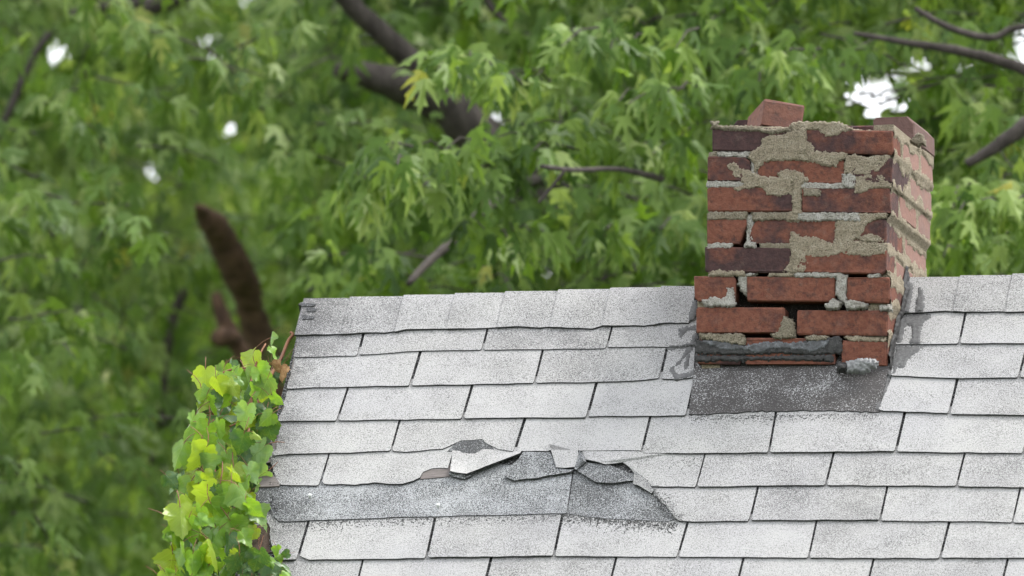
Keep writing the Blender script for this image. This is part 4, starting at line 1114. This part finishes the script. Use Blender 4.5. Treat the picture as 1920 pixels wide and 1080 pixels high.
for mi, m in enumerate(VM):
    for sh, (fo, cu, wa, ph) in enumerate(((.25, .25, .16, 0), (.6, .45, .10, 1), (-.3, .5, .22, 2), (.1, .8, .18, 3), (.35, -.3, .2, 4), (.9, .3, .12, 5))):
        V, F, nf = vine_leaf_mesh(fo, cu, wa, ph); me = bpy.data.meshes.new('vine_leaf'); me.from_pydata(V, [], F); me.materials.append(m); me.materials.append(M['vstem'])
        me.polygons.foreach_set('material_index', [0] * nf + [1] * (len(F) - nf))
        me.polygons.foreach_set('use_smooth', [True] * len(me.polygons)); me.update(); VMESH[mi, sh] = me
def vw(px, py, off=0.0):                      # a point off the roof plane beyond the rake, in world space
    s, t = roof_st(px, py, off); return HOUSE_O + ROTL.transposed() @ roof_pt(s, t, off)
vb = vw(430, 1400, -.4); vine = empty('climbing_vine', Vector((vb.x, vb.y, 0)))
tag(vine, 'leafy yellow green vine climbing over the left roof edge', 'vine')
def vleaf(px, py, size_px, ang, tone, off, tilt=None, mesh=None):
    """centre in the picture, tip direction ang (degrees, 0 = right, 90 = down)"""
    c = vw(px, py, off); size = size_px * 1.29e-3
    a = R_(ang); d = RGT * math.cos(a) - UPV * math.sin(a) - FWD * random.uniform(-.25, .35)
    n = -FWD * .8 + Vector((0, 0, .6)) + rv3(.55) if tilt is None else tilt
    m = leaf_matrix(c - d.normalized() * size * .45, d, n, size)
    o = bpy.data.objects.new('leaf', mesh or VMESH[tone, random.randrange(6)]); COL.objects.link(o); o.parent = vine
    m[:, 3] -= np.array(vine.location); o.matrix_local = Matrix([list(m[0]), list(m[1]), list(m[2]), [0, 0, 0, 1]])
    return o
VL = [(480,90,42,100,3),(490,155,48,70,1),(385,205,95,120,2),(450,245,88,60,1),(385,270,84,80,1),(205,268,92,110,2),(262,292,62,95,2),(178,362,92,100,3),(145,462,100,95,3),(292,275,66,85,3),(300,352,74,100,1),
      (282,420,104,30,0),(375,415,72,100,3),(430,445,78,130,0),(475,472,84,90,0),(480,388,70,70,0),(508,345,52,60,1),(195,502,92,100,1),(280,545,106,80,3),(355,532,92,120,0),(408,580,104,140,3),(432,520,70,80,0),
      (92,580,88,120,1),(178,592,92,110,2),(195,642,92,90,3),(130,682,84,110,2),(240,690,92,130,2),(310,610,66,80,1),(332,690,112,85,2),(378,765,98,60,1),(232,790,118,110,2),(265,832,108,70,1),(102,862,112,95,2),
      (90,930,118,85,1),(170,842,72,100,1),(340,905,104,60,1),(440,850,84,30,3),(290,880,76,100,1),(190,925,66,90,2),(252,1010,92,85,2),(200,1012,84,100,1),(150,1042,86,90,1),(92,1012,92,100,1),(60,1052,82,110,2),
      (515,1045,104,40,0),(420,1030,70,100,0),(370,1000,60,80,0),(450,1010,56,60,0),(330,1050,80,90,0),(280,1060,80,110,1),(225,380,80,95,1),(330,300,70,60,2),(250,480,80,100,1),(120,740,84,100,1),(75,700,70,110,3),(165,740,80,90,2),
      (210,560,80,85,1),(340,600,80,110,0),(400,660,60,80,3),(300,760,76,90,1),(410,810,60,70,1),(355,840,66,110,1),(140,900,80,80,1),(240,940,80,100,1),(300,960,80,80,0),(380,940,60,60,1),(450,300,70,100,3),(410,330,70,80,1),(330,240,60,120,1)]
for i, (x, y, s, a, tone) in enumerate(VL):
    vleaf(290 + x / 2.25 + 4, 596 + y / 2.25, s / 2.25 * random.uniform(1.12, 1.5), a + random.uniform(-22, 22), tone, random.uniform(.02, .12))
for _ in range(64):
    y = random.uniform(690, 1090); q = (y - 700) / 380
    vleaf(random.uniform(385 - 75 * min(1, q * 1.6), 520 - 60 * q), y, random.uniform(18, 40), random.uniform(30, 150), random.choice((0, 1, 1, 2, 2, 3)), random.uniform(0, .12))
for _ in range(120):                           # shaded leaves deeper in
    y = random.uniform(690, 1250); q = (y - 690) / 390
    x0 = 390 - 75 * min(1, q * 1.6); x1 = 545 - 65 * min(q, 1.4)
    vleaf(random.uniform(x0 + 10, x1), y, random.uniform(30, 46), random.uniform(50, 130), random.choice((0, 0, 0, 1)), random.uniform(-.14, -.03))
for _ in range(26):                            # lower part, below the frame
    vleaf(random.uniform(300, 520), random.uniform(1075, 1250), random.uniform(32, 48), random.uniform(50, 130), random.choice((0, 1, 1, 2)), random.uniform(.02, .08))
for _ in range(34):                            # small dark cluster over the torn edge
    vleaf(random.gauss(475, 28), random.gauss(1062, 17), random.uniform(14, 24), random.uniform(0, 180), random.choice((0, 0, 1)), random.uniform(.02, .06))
o = vleaf(527, 700, 30, 100, 0, .02); me_d = VMESH[0, 1].copy(); me_d.name = 'dry_leaf'; me_d.materials[0] = M['dry']; o.data = me_d; o.name = 'dry_leaf'; o['label'] = 'curled dry orange brown leaf'
o = vleaf(517, 690, 26, 60, 0, .03); o.data = me_d; o.name = 'dry_leaf'
def vstem(pl, r, off=.02):
    pts = [(vw(x, y, off) - vine.location, r * (1 - .35 * i / len(pl))) for i, (x, y) in enumerate(pl)]
    p, rr = smooth_path(pts, 4); tube('stem', p, rr, M['vstem'], vine, 6, .05)
vstem([(470, 1300), (455, 1150), (440, 1000), (450, 880), (475, 780), (505, 710), (527, 672), (540, 640), (549, 628), (545, 623)], .0055, -.02)
vstem([(440, 1000), (405, 900), (400, 800), (400, 720), (425, 696), (462, 690)], .0035, .03)
vstem([(475, 780), (470, 720), (485, 670), (498, 645)], .003, .04)
vstem([(440, 1020), (380, 960), (365, 860), (380, 760)], .0035, .02)
vstem([(455, 900), (440, 880), (460, 872)], .0022, .06); vstem([(430, 800), (448, 790), (462, 770)], .002, .06)
vstem([(470, 1300), (440, 1500), (440, 1900), (430, 2600)], .008, -.05)
